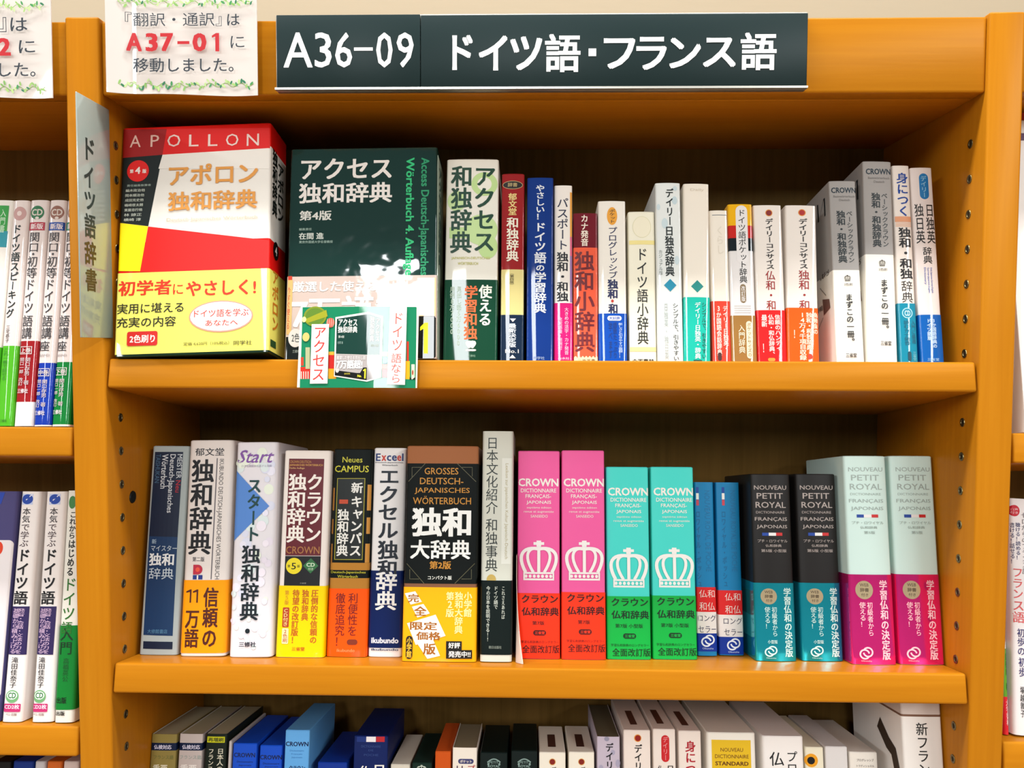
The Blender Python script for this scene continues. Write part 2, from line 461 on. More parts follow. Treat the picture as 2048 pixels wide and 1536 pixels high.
def board(root, x0, x1, ztop, th=.0272, y0=.004):
    L = (BACK-y0)/math.cos(TH)-.001
    o = obj('shelf_board', box_mesh('shelf_board', (x0, 0, -th), (x1, L, 0), WH, .0022, 3), root)
    o.matrix_world = Matrix.Translation((0, y0, ztop)) @ Matrix.Rotation(-TH, 4, 'X'); return o
def bay(name, label, x0, x1, boards, th=.0272):
    r = empty(name, ((x0+x1)/2, .12, ZFLOOR)); r_inv = r.location.copy()
    tag(r, label, 'bookcase', 'joined wooden bookcases')
    holder = []
    def P(o): holder.append(o); return o
    P(obj('header_board', box_mesh('header_board', (x0, .004, ZHB), (x1, .026, ZTOP_HD), WH, .002, 3)))
    P(obj('top_board', box_mesh('top_board', (x0, .0262, ZHB), (x1, BACK-.0003, ZHB+.022), WH, .001)))
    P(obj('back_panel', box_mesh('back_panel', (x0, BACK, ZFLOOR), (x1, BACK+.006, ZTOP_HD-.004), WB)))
    for z in boards: P(board(None, x0+.0018, x1-.0018, z, th))
    for o in holder:
        mw = o.matrix_world.copy() if False else Matrix.Translation(o.location) @ o.rotation_euler.to_matrix().to_4x4()
        o.parent = r; o.matrix_parent_inverse = Matrix.Translation(-r_inv)
    return r, r_inv
def adopt(o, r, loc):
    o.parent = r; o.matrix_parent_inverse = Matrix.Translation(-loc)
Z3 = Z2-.288
zl1 = at(80, 853.5, .004).z; zl2 = at(80, 1452, .004).z
zr1 = at(2040, 866, .004).z; zr2 = at(2036, 1484, .004).z
case, cl_ = bay('bookcase', 'honey wooden bookcase in the middle with a long dark green sign on its header', XLI, XRI, (Z1, Z2, Z3))
for a_ in ((XLO, XLI, ((XLI, 1), (XLO, -1))), (XRI, XRO, ((XRI, -1), (XRO, 1)))):
    o = upright(None, a_[0], a_[1], a_[2]); adopt(o, case, cl_)
ring = []
lc, ll_ = bay('bookcase', 'honey wooden bookcase cut off by the left edge of the photo', XLO-.79, XLO-.0003, (zl1, zl2, zl2-.27))
o = upright(None, XLO-.79-.031, XLO-.79); adopt(o, lc, ll_)
rc_, rl_ = bay('bookcase', 'honey wooden bookcase at the right edge, only a strip of it seen', XRO+.0003, XRO+.79, (zr1, zr2, zr2-.27))
o = upright(None, XRO+.79, XRO+.79+.031); adopt(o, rc_, rl_)
# black screw cap on the left wall of the second compartment
p_ = Vector((XLI, .047, at(266, 994, .047).z))
o = obj('screw_cap', mesh('screw_cap', [(p_.x+d, p_.y+r*math.cos(j*math.pi/8), p_.z+r*math.sin(j*math.pi/8)) for r, d in ((.0062, .0002), (.0056, .0012), (.003, .0006)) for j in range(16)],
    [(q*16+j, q*16+(j+1) % 16, (q+1)*16+(j+1) % 16, (q+1)*16+j) for q in range(2) for j in range(16)]+[tuple(range(32, 48))], [mat('#20231F', 's')]))
adopt(o, case, cl_)

# ------------------------------------------------------------------ signs and notices on the headers
def plate(name, label, cat, x0, y0, x1, y1, Y, th, col, fin='s', group=None, bev=.0006):
    a = at(x0, y0, Y); b = at(x1, y1, Y); xm = (x0+x1)/2; ym = (y0+y1)/2
    X0 = at(x0, ym, Y).x; X1 = at(x1, ym, Y).x; Zt = at(xm, y0, Y).z; Zb = at(xm, y1, Y).z
    loc = Vector((X0, Y, Zb)); o = obj(name, box_mesh(name, (0, 0, 0), (X1-X0, th, Zt-Zb), mat(col, fin), bev)); o.location = loc
    if label: tag(o, label, cat, group)
    def uv(x, y): p = at(x, y, Y); return p.x-X0, p.z-Zb
    return o, uv, (X1-X0, Zt-Zb)
SG = '#17302F'
s1, uv, _ = plate('sign_plate', 'dark green header sign plate reading A36-09', 'sign', 553, 29, 840.2, 175, -.0085, .004, SG, 's', 'dark green header signs')
P = Print(lambda u: 0)
def tx(P, uv, t, x0, y0, x1, y1, col, b=0, mode='H', sh=0):
    xm, ym = (x0+x1)/2, (y0+y1)/2
    P.text(t, uv(x0, ym)[0], uv(xm, y1)[1], uv(x1, ym)[0], uv(xm, y0)[1], col, b, mode, sh)
z5x = lambda x: 520+x/1.8286
z5y = lambda y: y/1.8286
for ch, xa, xb in (('A', 86, 192), ('3', 200, 262), ('6', 275, 337), ('0', 425, 485), ('9', 500, 562)):
    tx(P, uv, ch, z5x(xa), z5y(119), z5x(xb), z5y(247), '#F4F2EE', 0)
P.rect(uv(z5x(343), 0)[0], uv(700, z5y(186))[1], uv(z5x(412), 0)[0], uv(700, z5y(174))[1], '#F4F2EE', 'k', 1)
P.build('sign_lettering', s1)
s2, uv, _ = plate('sign_plate', 'long dark green header sign plate with large white Japanese lettering', 'sign', 841.4, 28, 1615, 175.5, -.0085, .004, SG, 's', 'dark green header signs')
P = Print(lambda u: 0)
for ch, xa, xb, ya, yb in (('ド', 703, 778, 128, 256), ('イ', 800, 905, 130, 258), ('ツ', 915, 1032, 133, 257), ('語', 1042, 1172, 124, 264), ('フ', 1257, 1372, 140, 252), ('ラ', 1376, 1487, 135, 256), ('ン', 1497, 1612, 138, 250), ('ス', 1620, 1740, 138, 246), ('語', 1757, 1889, 119, 257)):
    tx(P, uv, ch, z5x(xa), z5y(ya), z5x(xb), z5y(yb), '#F4F2EE', 1)
P.rect(uv(z5x(1203), 0)[0], uv(1170, z5y(206))[1], uv(z5x(1231), 0)[0], uv(1170, z5y(178))[1], '#F4F2EE', 'k', 1)
P.build('sign_lettering', s2)
rl, uv, (rw, rh) = plate('sign_rail', 'silvery rail that carries the two dark green header signs', 'sign holder', 552, 27, 1614, 180.5, -.0042, .0078, '#C9C4BA', 'x')
bmm = box_mesh('rail_lip', (0, -.0045, 0), (rw, -.0001, rh*.028), mat('#D8D3C8', 'x')); obj('rail_lip', bmm, rl)

def leaves(P, uv, x0, x1, yc, s=1, seed=1):
    rnd = random.Random(seed); n = int((x1-x0)/5.2)
    sc = abs(uv(x0+1, yc)[0]-uv(x0, yc)[0])
    pts = [uv(x0+(x1-x0)*k/60, yc+4*math.sin(k*.9)*s) for k in range(61)]
    P.stroke(pts, .0006, '#9DBB6A')
    for k in range(n):
        x = x0+(k+.5)*(x1-x0)/n; u, v = uv(x, yc+4*math.sin(k*60/n*.9)*s+rnd.uniform(-7, 7))
        leaf(P, u, v, sc*rnd.uniform(7.5, 10.5), rnd.uniform(1.0, 2.4)+(.5 if k % 2 else -.3), rnd.choice(['#A9C87A', '#BBD48F', '#8DB768', '#4E9A5C', '#9CC072', '#C4D99B', '#35805A']))
def notice(label, x0, y0, x1, y1, Y, texts, lv, sleeve_left, seed):
    """laminated paper notice whose two side edges curl a little off the board"""
    xm, ym = (x0+x1)/2, (y0+y1)/2
    X0 = at(x0, ym, Y).x; X1 = at(x1, ym, Y).x; Zb = at(xm, y1, Y).z; Zt = at(xm, y0, Y).z; W = X1-X0
    curve = lambda u: -.010*max(0, 1-u/.03)**2*sleeve_left - .002*max(0, (u-W+.03)/.03)**2
    V = []; Fa = []; nx, nz = 24, 6; r = .004
    for th in (0, .0012):
        for j in range(nz+1):
            v = (Zt-Zb)*j/nz
            for i in range(nx+1):
                u = W*i/nx
                V.append((u, curve(u)+th, v+(.0012*math.sin(u*40)*(1-j/nz))))
    N = (nx+1)*(nz+1); g = lambda i, j, b: b*N+j*(nx+1)+i
    for j in range(nz):
        for i in range(nx):
            Fa.append((g(i, j, 0), g(i+1, j, 0), g(i+1, j+1, 0), g(i, j+1, 0))); Fa.append((g(i, j, 1), g(i, j+1, 1), g(i+1, j+1, 1), g(i+1, j, 1)))
    for i in range(nx): Fa += [(g(i, 0, 0), g(i, 0, 1), g(i+1, 0, 1), g(i+1, 0, 0)), (g(i, nz, 0), g(i+1, nz, 0), g(i+1, nz, 1), g(i, nz, 1))]
    for j in range(nz): Fa += [(g(0, j, 0), g(0, j+1, 0), g(0, j+1, 1), g(0, j, 1)), (g(nx, j, 0), g(nx, j, 1), g(nx, j+1, 1), g(nx, j+1, 0))]
    o = obj('notice', mesh('notice', V, Fa, [mat('#DED4CC', 'g')], None, 40)); o.location = (X0, Y, Zb)
    tag(o, label, 'notice', 'laminated notices on the headers')
    P = Print(curve)
    def uv(x, y): p = at(x, y, Y); return p.x-X0, p.z-Zb
    for k, (xa, xb, yc) in enumerate(lv): leaves(P, uv, xa, xb, yc, 1, seed+k)
    for t in texts: tx(P, uv, *t)
    P.build('printed_lettering', o); return o
IK = '#3A4048'
notice('laminated white notice with red A37-01 left of the green sign', 222, -70, 515.5, 190, -.0045,
    [('『翻訳・通訳』', 256, 28, 446, 55.5, IK, -1), ('は', 457, 31, 482, 54, IK, 0), ('A', 258, 69, 287, 105.5, '#C2242C', 2), ('3', 294.5, 69, 319, 105.5, '#C2242C', 2), ('7', 324, 69, 350, 105.5, '#C2242C', 2), ('-', 358, 85, 382, 91, '#C2242C', 1), ('0', 388, 69, 416, 105.5, '#C2242C', 2), ('1', 426, 69, 443, 105.5, '#C2242C', 2), ('に', 464, 75, 492, 99, IK, -1),
     ('移動しました。', 271, 118.5, 470, 147, IK, 0)], [(242, 508, 170), (242, 508, 7)], 1, 3)
notice('laminated white notice at the left edge, ending in a red 2', -170, -70, 105, 195, -.0045,
    [('』', 2, 37, 17, 67, IK, -1), ('は', 25, 38, 59, 65, IK, 0), ('A37-0', -150, 79, -4, 114, '#C2242C', 2), ('2', 0, 78.5, 26, 114, '#C2242C', 2), ('に', 42, 83, 75, 109, IK, 0),
     ('移動しました。', -140, 127, 76, 157, IK, 0)], [(-160, 92, 177), (-160, 92, 14)], 0, 9)

# divider plate that stands out from the left upright
Zt_ = at(205, 212).z; Zb_ = at(207, 676).z; pr = .0545
X_ = XLI+.0008
dm = bpy.data.materials.new('milky_plastic'); dm.use_nodes = True; db = dm.node_tree.nodes['Principled BSDF']
db.inputs['Base Color'].default_value = (*rgb('#AEB8AE'), 1); db.inputs['Roughness'].default_value = .14; db.inputs['Specular IOR Level'].default_value = .8
db.inputs['Transmission Weight'].default_value = .25; db.inputs['Coat Weight'].default_value = .6; db.inputs['Coat Roughness'].default_value = .06
me = box_mesh('index_plate', (0, 0, 0), (.0012, pr, Zt_-Zb_), dm, .0004)
pl = obj('index_plate', me); pl.location = (X_, -pr+.012, Zb_); tag(pl, 'milky plastic index plate jutting out from the left upright beside the red dictionary', 'sign')
P = Print(lambda u: 0, bend=lambda p: (.0012-p[1], p[0], p[2]))
def pv(x, y):   # a point of the plate's right face seen at that pixel
    d = ray(x, y); t = (X_+.0012-CAM.x)/d.x; q = CAM+d*t; return q.y-pl.location.y, q.z-pl.location.z
for ch, xa, xb, ya, yb in (('ド', 171, 188, 278, 322), ('イ', 168, 186, 332, 375), ('ツ', 169, 190, 384, 420), ('語', 169, 191, 428, 476), ('辞', 169, 192, 483, 530), ('書', 171, 193, 537, 583)):
    y_ = (ya+yb)/2; a = pv(xa, y_); b = pv(xb, y_); c = pv((xa+xb)/2, ya); d = pv((xa+xb)/2, yb)
    P.text(ch, a[0], d[1], b[0], c[1], '#3C4A44' if ya < 480 else '#5C5132', 1)  # lower characters paler and browner: the yellow reflection is put into their ink colour
P.build('printed_lettering', pl)

# ------------------------------------------------------------------ books, upper shelf
S1 = Shelf(Z1); S2 = Shelf(Z2); S3 = Shelf(Z3)
G1 = 'books on the upper shelf'; G2 = 'books on the second shelf'; G3 = 'books on the lowest visible shelf'; G4 = 'books in the left bookcase'; G5 = 'books in the right bookcase'
z2 = (200, 240, 3.0725); z3 = (560, 280, 2.953); z4 = (980, 320, 3.656); z5 = (1300, 320, 3.656); z6 = (1600, 300, 3.2)
W_ = '#F3ECE2'; K_ = '#14221F'
OR = '#E8A552'
names_rows = ['編木政治他', '岡本順治他', '成田克史他', '嶋崎啓太朗', '東屋忠行他', '林 諒正', '横崎 淳']
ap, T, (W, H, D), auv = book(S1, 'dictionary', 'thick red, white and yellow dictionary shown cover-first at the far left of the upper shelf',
    (245, 541.7, 256, 227.5, 537, 717), .049, '#E5211B', [(177, W_), (741, '#E5211B'), (1200, '#123A26')], (927, 1428, '#F0E778'), 'box', 0.0, .0025, 'g', -.004, group=G1, zoom=z2, items=[
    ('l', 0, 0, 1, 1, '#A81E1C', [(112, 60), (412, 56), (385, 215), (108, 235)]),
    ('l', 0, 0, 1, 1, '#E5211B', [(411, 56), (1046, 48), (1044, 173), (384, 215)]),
    ('l', 0, 0, 1, 1, '#14211F', [(108, 235), (385, 214), (297, 653), (86, 633)]),
    ('l', 0, 0, 1, 1, W_, [(385, 214), (1044, 173), (1042, 300), (360, 300)]),
    ('l', 0, 0, 1, 1, '#FCE600', [(86, 634), (296, 654), (247, 930), (66, 930)]),
    ('l', 0, 0, 1, 1, '#E5211B', [(297, 655), (1042, 740), (1036, 935), (247, 935)]),
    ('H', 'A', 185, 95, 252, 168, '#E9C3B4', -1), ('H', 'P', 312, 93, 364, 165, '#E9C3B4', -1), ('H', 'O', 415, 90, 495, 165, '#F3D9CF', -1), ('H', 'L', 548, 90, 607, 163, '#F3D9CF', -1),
    ('H', 'L', 665, 88, 723, 161, '#F3D9CF', -1), ('H', 'O', 775, 86, 852, 160, '#F3D9CF', -1), ('H', 'N', 903, 86, 978, 159, '#F3D9CF', -1),
    ('o', 168, 249, 302, 380, '#E5211B'), ('H', '4', 218, 290, 250, 332, W_, 1), ('H', '第', 185, 305, 208, 328, W_, 1), ('H', '版', 262, 303, 287, 328, W_, 1),
    ('H', '責任編集執筆者', 168, 396, 315, 410, '#A7B3A8')] +
    [('H', t, 160-2*i, 425+30*i, 278-4*i, 443+30*i, '#C9CDBF') for i, t in enumerate(names_rows)] +
    [('H', 'アポロン', 425, 268, 972, 395, OR, 1), ('H', '独和辞典', 420, 435, 968, 552, OR, 1), ('H', 'Deutsch-Japanisches Wörterbuch', 412, 596, 968, 622, '#DCCBB0', -1),
    ('H', '初学者', 115, 985, 440, 1078, '#E0401E', 1), ('H', 'に', 450, 1008, 512, 1072, '#E0401E', 0), ('H', 'やさしく!', 530, 985, 960, 1078, '#E0401E', 1),
    ('H', '実用に堪える', 108, 1125, 515, 1188, '#2A2A1C', 0), ('H', '充実の内容', 105, 1210, 468, 1273, '#2A2A1C', 0),
    ('o', 548, 1110, 942, 1305, '#E8A08E'), ('o', 556, 1117, 934, 1296, '#F7E8E0'), ('H', 'ドイツ語を学ぶ', 580, 1163, 915, 1210, '#D5402E', 0), ('H', 'あなたへ', 650, 1228, 848, 1265, '#D5402E', 0),
    ('r', 168, 1300, 355, 1388, '#D42A22', 'k', .002), ('H', '2色刷り', 185, 1320, 340, 1370, W_, 1), ('H', '定価 4,620円（10%税込）', 515, 1362, 795, 1385, '#8A8440', 0), ('H', '同学社', 822, 1355, 935, 1383, '#5F5B30', 0)])
def side_print(root, W, sgn, parts, name='side_lettering', lift=.0004):
    """flat print on a cover side: u runs from the spine edge to the back"""
    P = Print(lambda u: 0, bend=(lambda p: (sgn*(W/2+lift-p[1]), p[0], p[2])))
    for f in parts: f(P)
    return P.build(name, root)
side_print(ap, W, 1, [
    lambda P: P.text('アポロン', .022, H*.60, .040, H*.87, K_, 1, 'V'), lambda P: P.text('独和辞典', .006, H*.60, .020, H*.90, K_, 1, 'V'),
    lambda P: P.oval(.010, H*.415, .026, H*.495, '#1B1414'), lambda P: P.text('4', .015, H*.435, .021, H*.475, W_, 1),
    lambda P: P.text('アポロン', .008, H*.10, .026, H*.37, '#D98A2A', 1, 'V'), lambda P: P.rect(.004, H*.03, .02, H*.06, '#2E5B33')])
AG = '#103C35'
ac, T, (W, H, D), _u = book(S1, 'dictionary', 'deep green glossy dictionary shown cover-first behind a small advertising card', (582, 875, 298, 569, 872.5, 718), .052, AG, [], (803, None, [(None, '#CDB9AE')]),
    'box', 0.0, .002, 'w', .010, band_fin='w', group=G1, zoom=z3, items=[
    ('H', 'アクセス', 125, 108, 660, 230, '#E9E1D8', 1), ('H', '独和辞典', 112, 252, 662, 372, '#E9E1D8', 1), ('H', '第4版', 115, 418, 305, 475, '#D9D6CC', 1),
    ('H', '編集責任', 113, 520, 188, 535, '#9DB3A5'), ('H', '在間 進', 112, 548, 258, 587, '#D0D3C8', 1), ('H', '東京外国語大学名誉教授', 113, 594, 312, 610, '#9DB3A5'),
    ('R', 'Access Deutsch-Japanisches', 818, 105, 880, 800, '#1C9A6A', 1), ('R', 'Wörterbuch 4. Auflage', 728, 105, 792, 800, '#2ABF7C', 1),
    ('p', 33, 805, 72, 870, '#C84A34', 'g', 1), ('p', 33, 828, 72, 1150, '#D9B478', 'g', 1), ('V', '今すぐ使える', 42, 870, 60, 1120, '#C84A34'),
    ('H', '厳選した使える見出し語', 75, 832, 875, 895, '#E9E0D8', 1), ('H', '7万語超!', 70, 920, 800, 1120, '#EEE6DE', 1),
    ('p', 812, 815, 924, 1040, '#E8CFA2', 'g', 2), ('p', 10, 1160, 812, 1300, '#16201E', 'g', 4), ('r', 805, 1042, 922, 1290, '#171A16', 'g', .003), ('H', '1', 825, 1080, 880, 1262, '#E8E81A', 2),
    ('o', 50, 1115, 135, 1225, '#D8CFC4'), ('H', '2色', 70, 1142, 118, 1195, '#2F3B38', 0), ('H', '三修社', 75, 1240, 118, 1258, '#A8AFA4')])
obj('spine_panel', box_mesh('spine_panel', (W/2-.0001, .003, .002), (W/2+.0006, D-.003, H*.965), mat('#B9C6B4', 'g')), ac)
side_print(ac, W, 1, [lambda P: P.text('アクセス独和辞典', .010, H*.45, .03, H*.93, '#4B6B5C', 1, 'V')], lift=.0008)
GD = '#0E4A33'
book(S1, 'dictionary', 'wide white and pale green spine with a dark green lower band', (891, 997, 318, 888.5, 994.5, 720), .125, '#EEE9DC', [], (825, None, '#0F4F37'), 'box', .001, .0018, 'g', .026, group=G1, zoom=z3, items=[
    ('o', 1130, 190, 1285, 330, '#C4DC9A'), ('o', 1165, 220, 1250, 300, '#EEE9DC'), ('o', 990, 300, 1100, 420, '#CBE0A6'), ('p', 1000, 515, 1130, 580, '#C4DC9A'), ('o', 1090, 440, 1285, 620, '#C9DFA2'), ('o', 1170, 560, 1285, 700, '#C4DC9A'),
    ('V', 'アクセス', 1145, 150, 1270, 665, GD, 1), ('V', '和独辞典', 1010, 150, 1133, 670, GD, 1), ('H', 'JAPANISCH-DEUTSCHES', 1012, 690, 1240, 708, '#C8C56A', 0), ('H', 'WÖRTERBUCH', 1050, 718, 1170, 738, '#C8C56A', 0),
    ('V', '使える', 1175, 855, 1250, 1100, '#E8E6D8', 1), ('V', '学習和独', 1088, 860, 1166, 1180, '#E8743A', 1), ('H', '!', 1095, 1185, 1160, 1248, '#E8E6D8', 1), ('V', '見出し語5万6000', 1042, 865, 1070, 1218, '#B9C9B4'), ('V', '用例8万7000', 1002, 865, 1030, 1150, '#B9C9B4'), ('H', '三修社', 1110, 1268, 1155, 1282, '#8FB39B')])
book(S1, 'dictionary', 'red and cream dictionary spine with a black oval near the top', (1003, 1049.7, 347, 1000.5, 1047, 721), .10, '#A3282A', [(800, '#E5D796')], (1132, None, '#16304A'), 'box', .001, .0015, 'g', .028, group=G1, zoom=z4, items=[
    ('o', 92, 152, 240, 213, '#D9C08A'), ('o', 95, 155, 237, 210, '#241C18'), ('H', '辞書', 130, 166, 200, 196, '#C9B480'), ('V', '郁文堂', 135, 242, 195, 405, '#E8CF8A', 1), ('V', '和独辞典', 122, 418, 208, 742, '#EFE6D2', 1),
    ('V', '（第四版）', 145, 818, 175, 925, '#6B6238'), ('l', 0, 0, 1, 1, W_, [(145, 1160), (190, 1160), (167, 1185)]), ('V', '最新決定版', 135, 1195, 190, 1370, '#DDE3E6', 1), ('H', 'No.1', 112, 1385, 210, 1412, W_, 0), ('l', 0, 0, 1, 1, W_, [(140, 1450), (188, 1450), (164, 1424)])])
BL = '#0C3F8A'
book(S1, 'dictionary', 'plain royal blue dictionary spine with one column of white lettering', (1053, 1107, 354, 1053.5, 1107, 721), .10, BL, [], None, 'hard', .0012, .0015, 'g', .026, group=G1, zoom=z4, items=[
    ('V', 'やさしい！', 335, 180, 400, 440, '#E4E6E8', 1), ('V', 'ドイツ', 325, 455, 408, 668, '#E4E6E8', 1), ('V', '語', 325, 672, 410, 757, '#E4E6E8', 1), ('V', 'の', 335, 762, 400, 815, '#E4E6E8', 1), ('V', '学習辞典', 322, 820, 410, 1120, '#E4E6E8', 1), ('H', '同学社', 317, 1437, 400, 1460, '#9FB2D2', 0)])
book(S1, 'dictionary', 'slim white spine with an orange to violet right edge and a magenta lower band', (1108, 1145, 369.5, 1108.5, 1145.5, 721), .09, '#F1E9DF', [], (1046, None, '#D9267E'), 'soft', .001, .0015, 'g', .030, group=G1, zoom=z4, items=[
    ('p', 585, 235, 602, 560, '#E8A53A', 'k', 1), ('p', 585, 560, 602, 700, '#DE6A8A', 'k', 1), ('p', 585, 700, 602, 1040, '#9F7CB0', 'k', 1),
    ('V', 'パスポート', 490, 275, 572, 660, '#2E3350', 0), ('V', '独和・和独', 490, 672, 572, 1035, '#1E1E24', 1), ('V', '大きめの活字・カナ発音', 545, 1078, 575, 1425, '#F2C8DC', 0), ('V', '充実語彙・用例付！', 500, 1150, 528, 1420, '#F2C8DC', 0), ('H', '白水社', 500, 1442, 580, 1460, '#F5D4E2')])
CO = '#EE6B4C'
book(S1, 'dictionary', 'short coral dictionary spine with a maroon block at its top', (1146, 1194.7, 425, 1147, 1198, 721), .09, '#7E1F2E', [(640, CO)], None, 'soft', .001, .0015, 'g', .030, group=G1, zoom=z4, items=[
    ('V', 'カナ発音', 665, 398, 718, 630, '#F1E3D2', 1), ('V', '独和小辞典', 622, 665, 762, 1405, '#7A1E28', 1),
    ('l', 0, 0, 1, 1, '#EFDFB6', [(614, 1480), (614, 1442)]+[(614+j*12.8, 1432 if j % 2 else 1446) for j in range(1, 14)]+[(788, 1442), (788, 1480)]), ('H', '三省堂書', 640, 1455, 770, 1470, '#7A5A30')])
book(S1, 'dictionary', 'cream spine with a small orange oval at the top and a bright blue band', (1196, 1251, 400.7, 1198, 1255, 721), .10, '#F2EBDF', [], (1122, None, '#1458B4'), 'soft', .0012, .0016, 'g', .028, group=G1, zoom=z4, items=[
    ('o', 855, 345, 930, 475, '#EBA93B'), ('V', 'ポケット', 872, 360, 915, 462, '#2A2420', 0), ('V', 'プログレッシブ', 865, 488, 930, 868, '#27305E', 0), ('V', '独和', 862, 872, 935, 1015, '#27305E', 2), ('o', 885, 1020, 905, 1042, '#C0392B'), ('V', '和独', 868, 1050, 935, 1200, '#27305E', 2),
    ('r', 858, 1140, 962, 1175, W_, 'k'), ('H', '大好評', 870, 1145, 950, 1170, '#1458B4', 1), ('V', '新しさと引きやすさ抜群！！', 940, 1190, 970, 1450, '#C7D9F2', 0), ('V', '語数たっぷり', 900, 1185, 930, 1450, '#0E438C', 0), ('V', '学べます', 868, 1185, 895, 1450, '#0E438C', 0)])
book(S1, 'dictionary', 'ivory spine with two pale yellow stripes and a faint circle on top', (1256.8, 1311, 423, 1257.6, 1313, 721), .10, '#F1EBD6', [], None, 'box', .0008, .0015, 's', .030, group=G1, zoom=z4, items=[
    ('o', 1042, 412, 1178, 568, '#DDD6AE'), ('o', 1045, 415, 1175, 565, '#F1E9D0'), ('p', 1018, 588, 1212, 618, '#F0E09A'), ('V', 'ドイツ語小辞典', 1075, 640, 1155, 1350, '#2A2B26', 0), ('p', 1024, 1368, 1216, 1400, '#F0E09A'), ('H', '大学書林', 1040, 1455, 1200, 1470, '#2A2B26', 1)])
TL = '#1E93AD'
book(S1, 'dictionary', 'tall pale spine with blue-grey spots, black lettering and a blue diamond', (1312, 1363, 364.5, 1314, 1365.6, 721), .115, '#E9EBE6', [], None, 'soft', .0012, .0016, 'g', .026, group=G1, zoom=z5, items=[
    ('o', 160, 265, 200, 325, '#C9D8DA'), ('o', 85, 425, 130, 500, '#CFDCDD'), ('o', 50, 320, 75, 365, '#CFDCDD'), ('o', 180, 700, 215, 765, '#CFDCDD'), ('o', 168, 190, 198, 225, '#CFDCDD'),
    ('V', 'デイリー', 115, 208, 172, 480, '#26302F', 1), ('V', '日独英辞典', 112, 482, 175, 850, '#26302F', 1), ('V', 'カジュアル版', 65, 655, 92, 840, '#9AA3A0', 0), ('d', 102, 870, 194, 962, TL), ('V', 'シンプルで、引きやすい', 168, 1045, 210, 1470, '#3A3F3C', 0),
    ('V', '日独英・独日英', 105, 1045, 135, 1460, '#B9BFBA', 0)])
book(S1, 'dictionary', 'tall plain cream spine with a teal diamond above a teal band', (1367, 1418, 366.5, 1368, 1421.7, 721), .115, '#F3EADB', [], (1003, None, '#25BCA8'), 'soft', .0012, .0016, 'g', .026, group=G1, zoom=z5, items=[
    ('d', 300, 878, 392, 970, '#22918A'), ('H', 'Daily', 295, 208, 395, 232, '#DDD0BC', 0), ('V', 'シンプルで、引きやすい', 378, 1040, 412, 1455, '#15584F', 0), ('V', 'デイリー日独英・辞典', 328, 1040, 370, 1455, '#DDF2EA', 1), ('r', 318, 1462, 380, 1472, '#15584F')])
book(S1, 'dictionary', 'slim cream spine with a thin grey line at its top and a coral red band', (1420, 1456, 419.5, 1423, 1464, 721), .09, '#F2E9DA', [], (1032, None, '#E2503C'), 'soft', .0012, .0016, 'g', .030, group=G1, zoom=z5, items=[
    ('p', 455, 400, 560, 405, '#8A9094', 'k', 1), ('V', 'くらし', 485, 480, 540, 690, '#E6DCCB', 0), ('V', 'デイリー日独英・', 535, 1065, 572, 1400, '#F6D9CE', 1), ('V', '3か国語会話辞典', 488, 1065, 522, 1430, '#F6D9CE', 1), ('r', 496, 1408, 524, 1468, '#53302A')])
book(S1, 'dictionary', 'white spine topped with yellow, red and black blocks, tan band below', (1456, 1507, 407, 1464, 1512, 721), .095, '#EFB90F', [(478, '#CC2E26'), (570, '#14222A'), (664, '#E7E2DE')], (1137, None, '#A57C44'), 'soft', .001, .0015, 'g', .028, group=G1, zoom=z5, items=[
    ('r', 630, 332, 716, 760, '#E7E2DE'), ('V', 'ドイツ語ポケット辞典', 648, 360, 704, 900, '#2A2420', 0), ('r', 660, 908, 702, 1045, '#8C7550'), ('V', '改訂版', 667, 920, 696, 1035, '#E7E2DE', 0),
    ('p', 618, 1062, 740, 1068, '#D4CDC8'), ('p', 618, 1078, 740, 1084, '#D4CDC8'), ('p', 618, 1094, 740, 1100, '#D4CDC8'), ('p', 618, 1110, 740, 1116, '#D4CDC8'),
    ('r', 705, 1178, 748, 1452, '#EAD9B8'), ('V', 'ポケットサイズの', 712, 1190, 741, 1440, '#8C6A34', 0), ('V', '入門辞典', 648, 1205, 695, 1415, '#EBDCC0', 0)])
DK = '#2F2A26'
book(S1, 'dictionary', 'white spine with a red dot and a bright red band', (1508, 1564.5, 409, 1514, 1573, 721), .10, '#EEE5DB', [], (1098, None, '#E32A2B'), 'soft', .001, .0016, 'g', .030, group=G1, zoom=z5, items=[
    ('o', 843, 362, 895, 412, '#E39A3C'), ('o', 848, 367, 890, 407, '#8E211C'), ('V', 'デイリー', 845, 428, 900, 605, DK, 1), ('V', 'コンサイス', 848, 608, 908, 800, DK, 1), ('V', '仏和・和仏', 850, 808, 920, 1170, '#A32222', 0),
    ('V', '信頼のハンディ', 915, 1130, 955, 1395, '#F6D5CE', 1), ('V', '仏和・和仏辞典、', 868, 1130, 908, 1440, '#F6D5CE', 1), ('V', '最新', 815, 1130, 855, 1222, '#F6D5CE', 1), ('V', '！', 822, 1335, 855, 1415, '#F6D5CE', 1), ('r', 862, 1448, 915, 1472, '#E89A3C')])
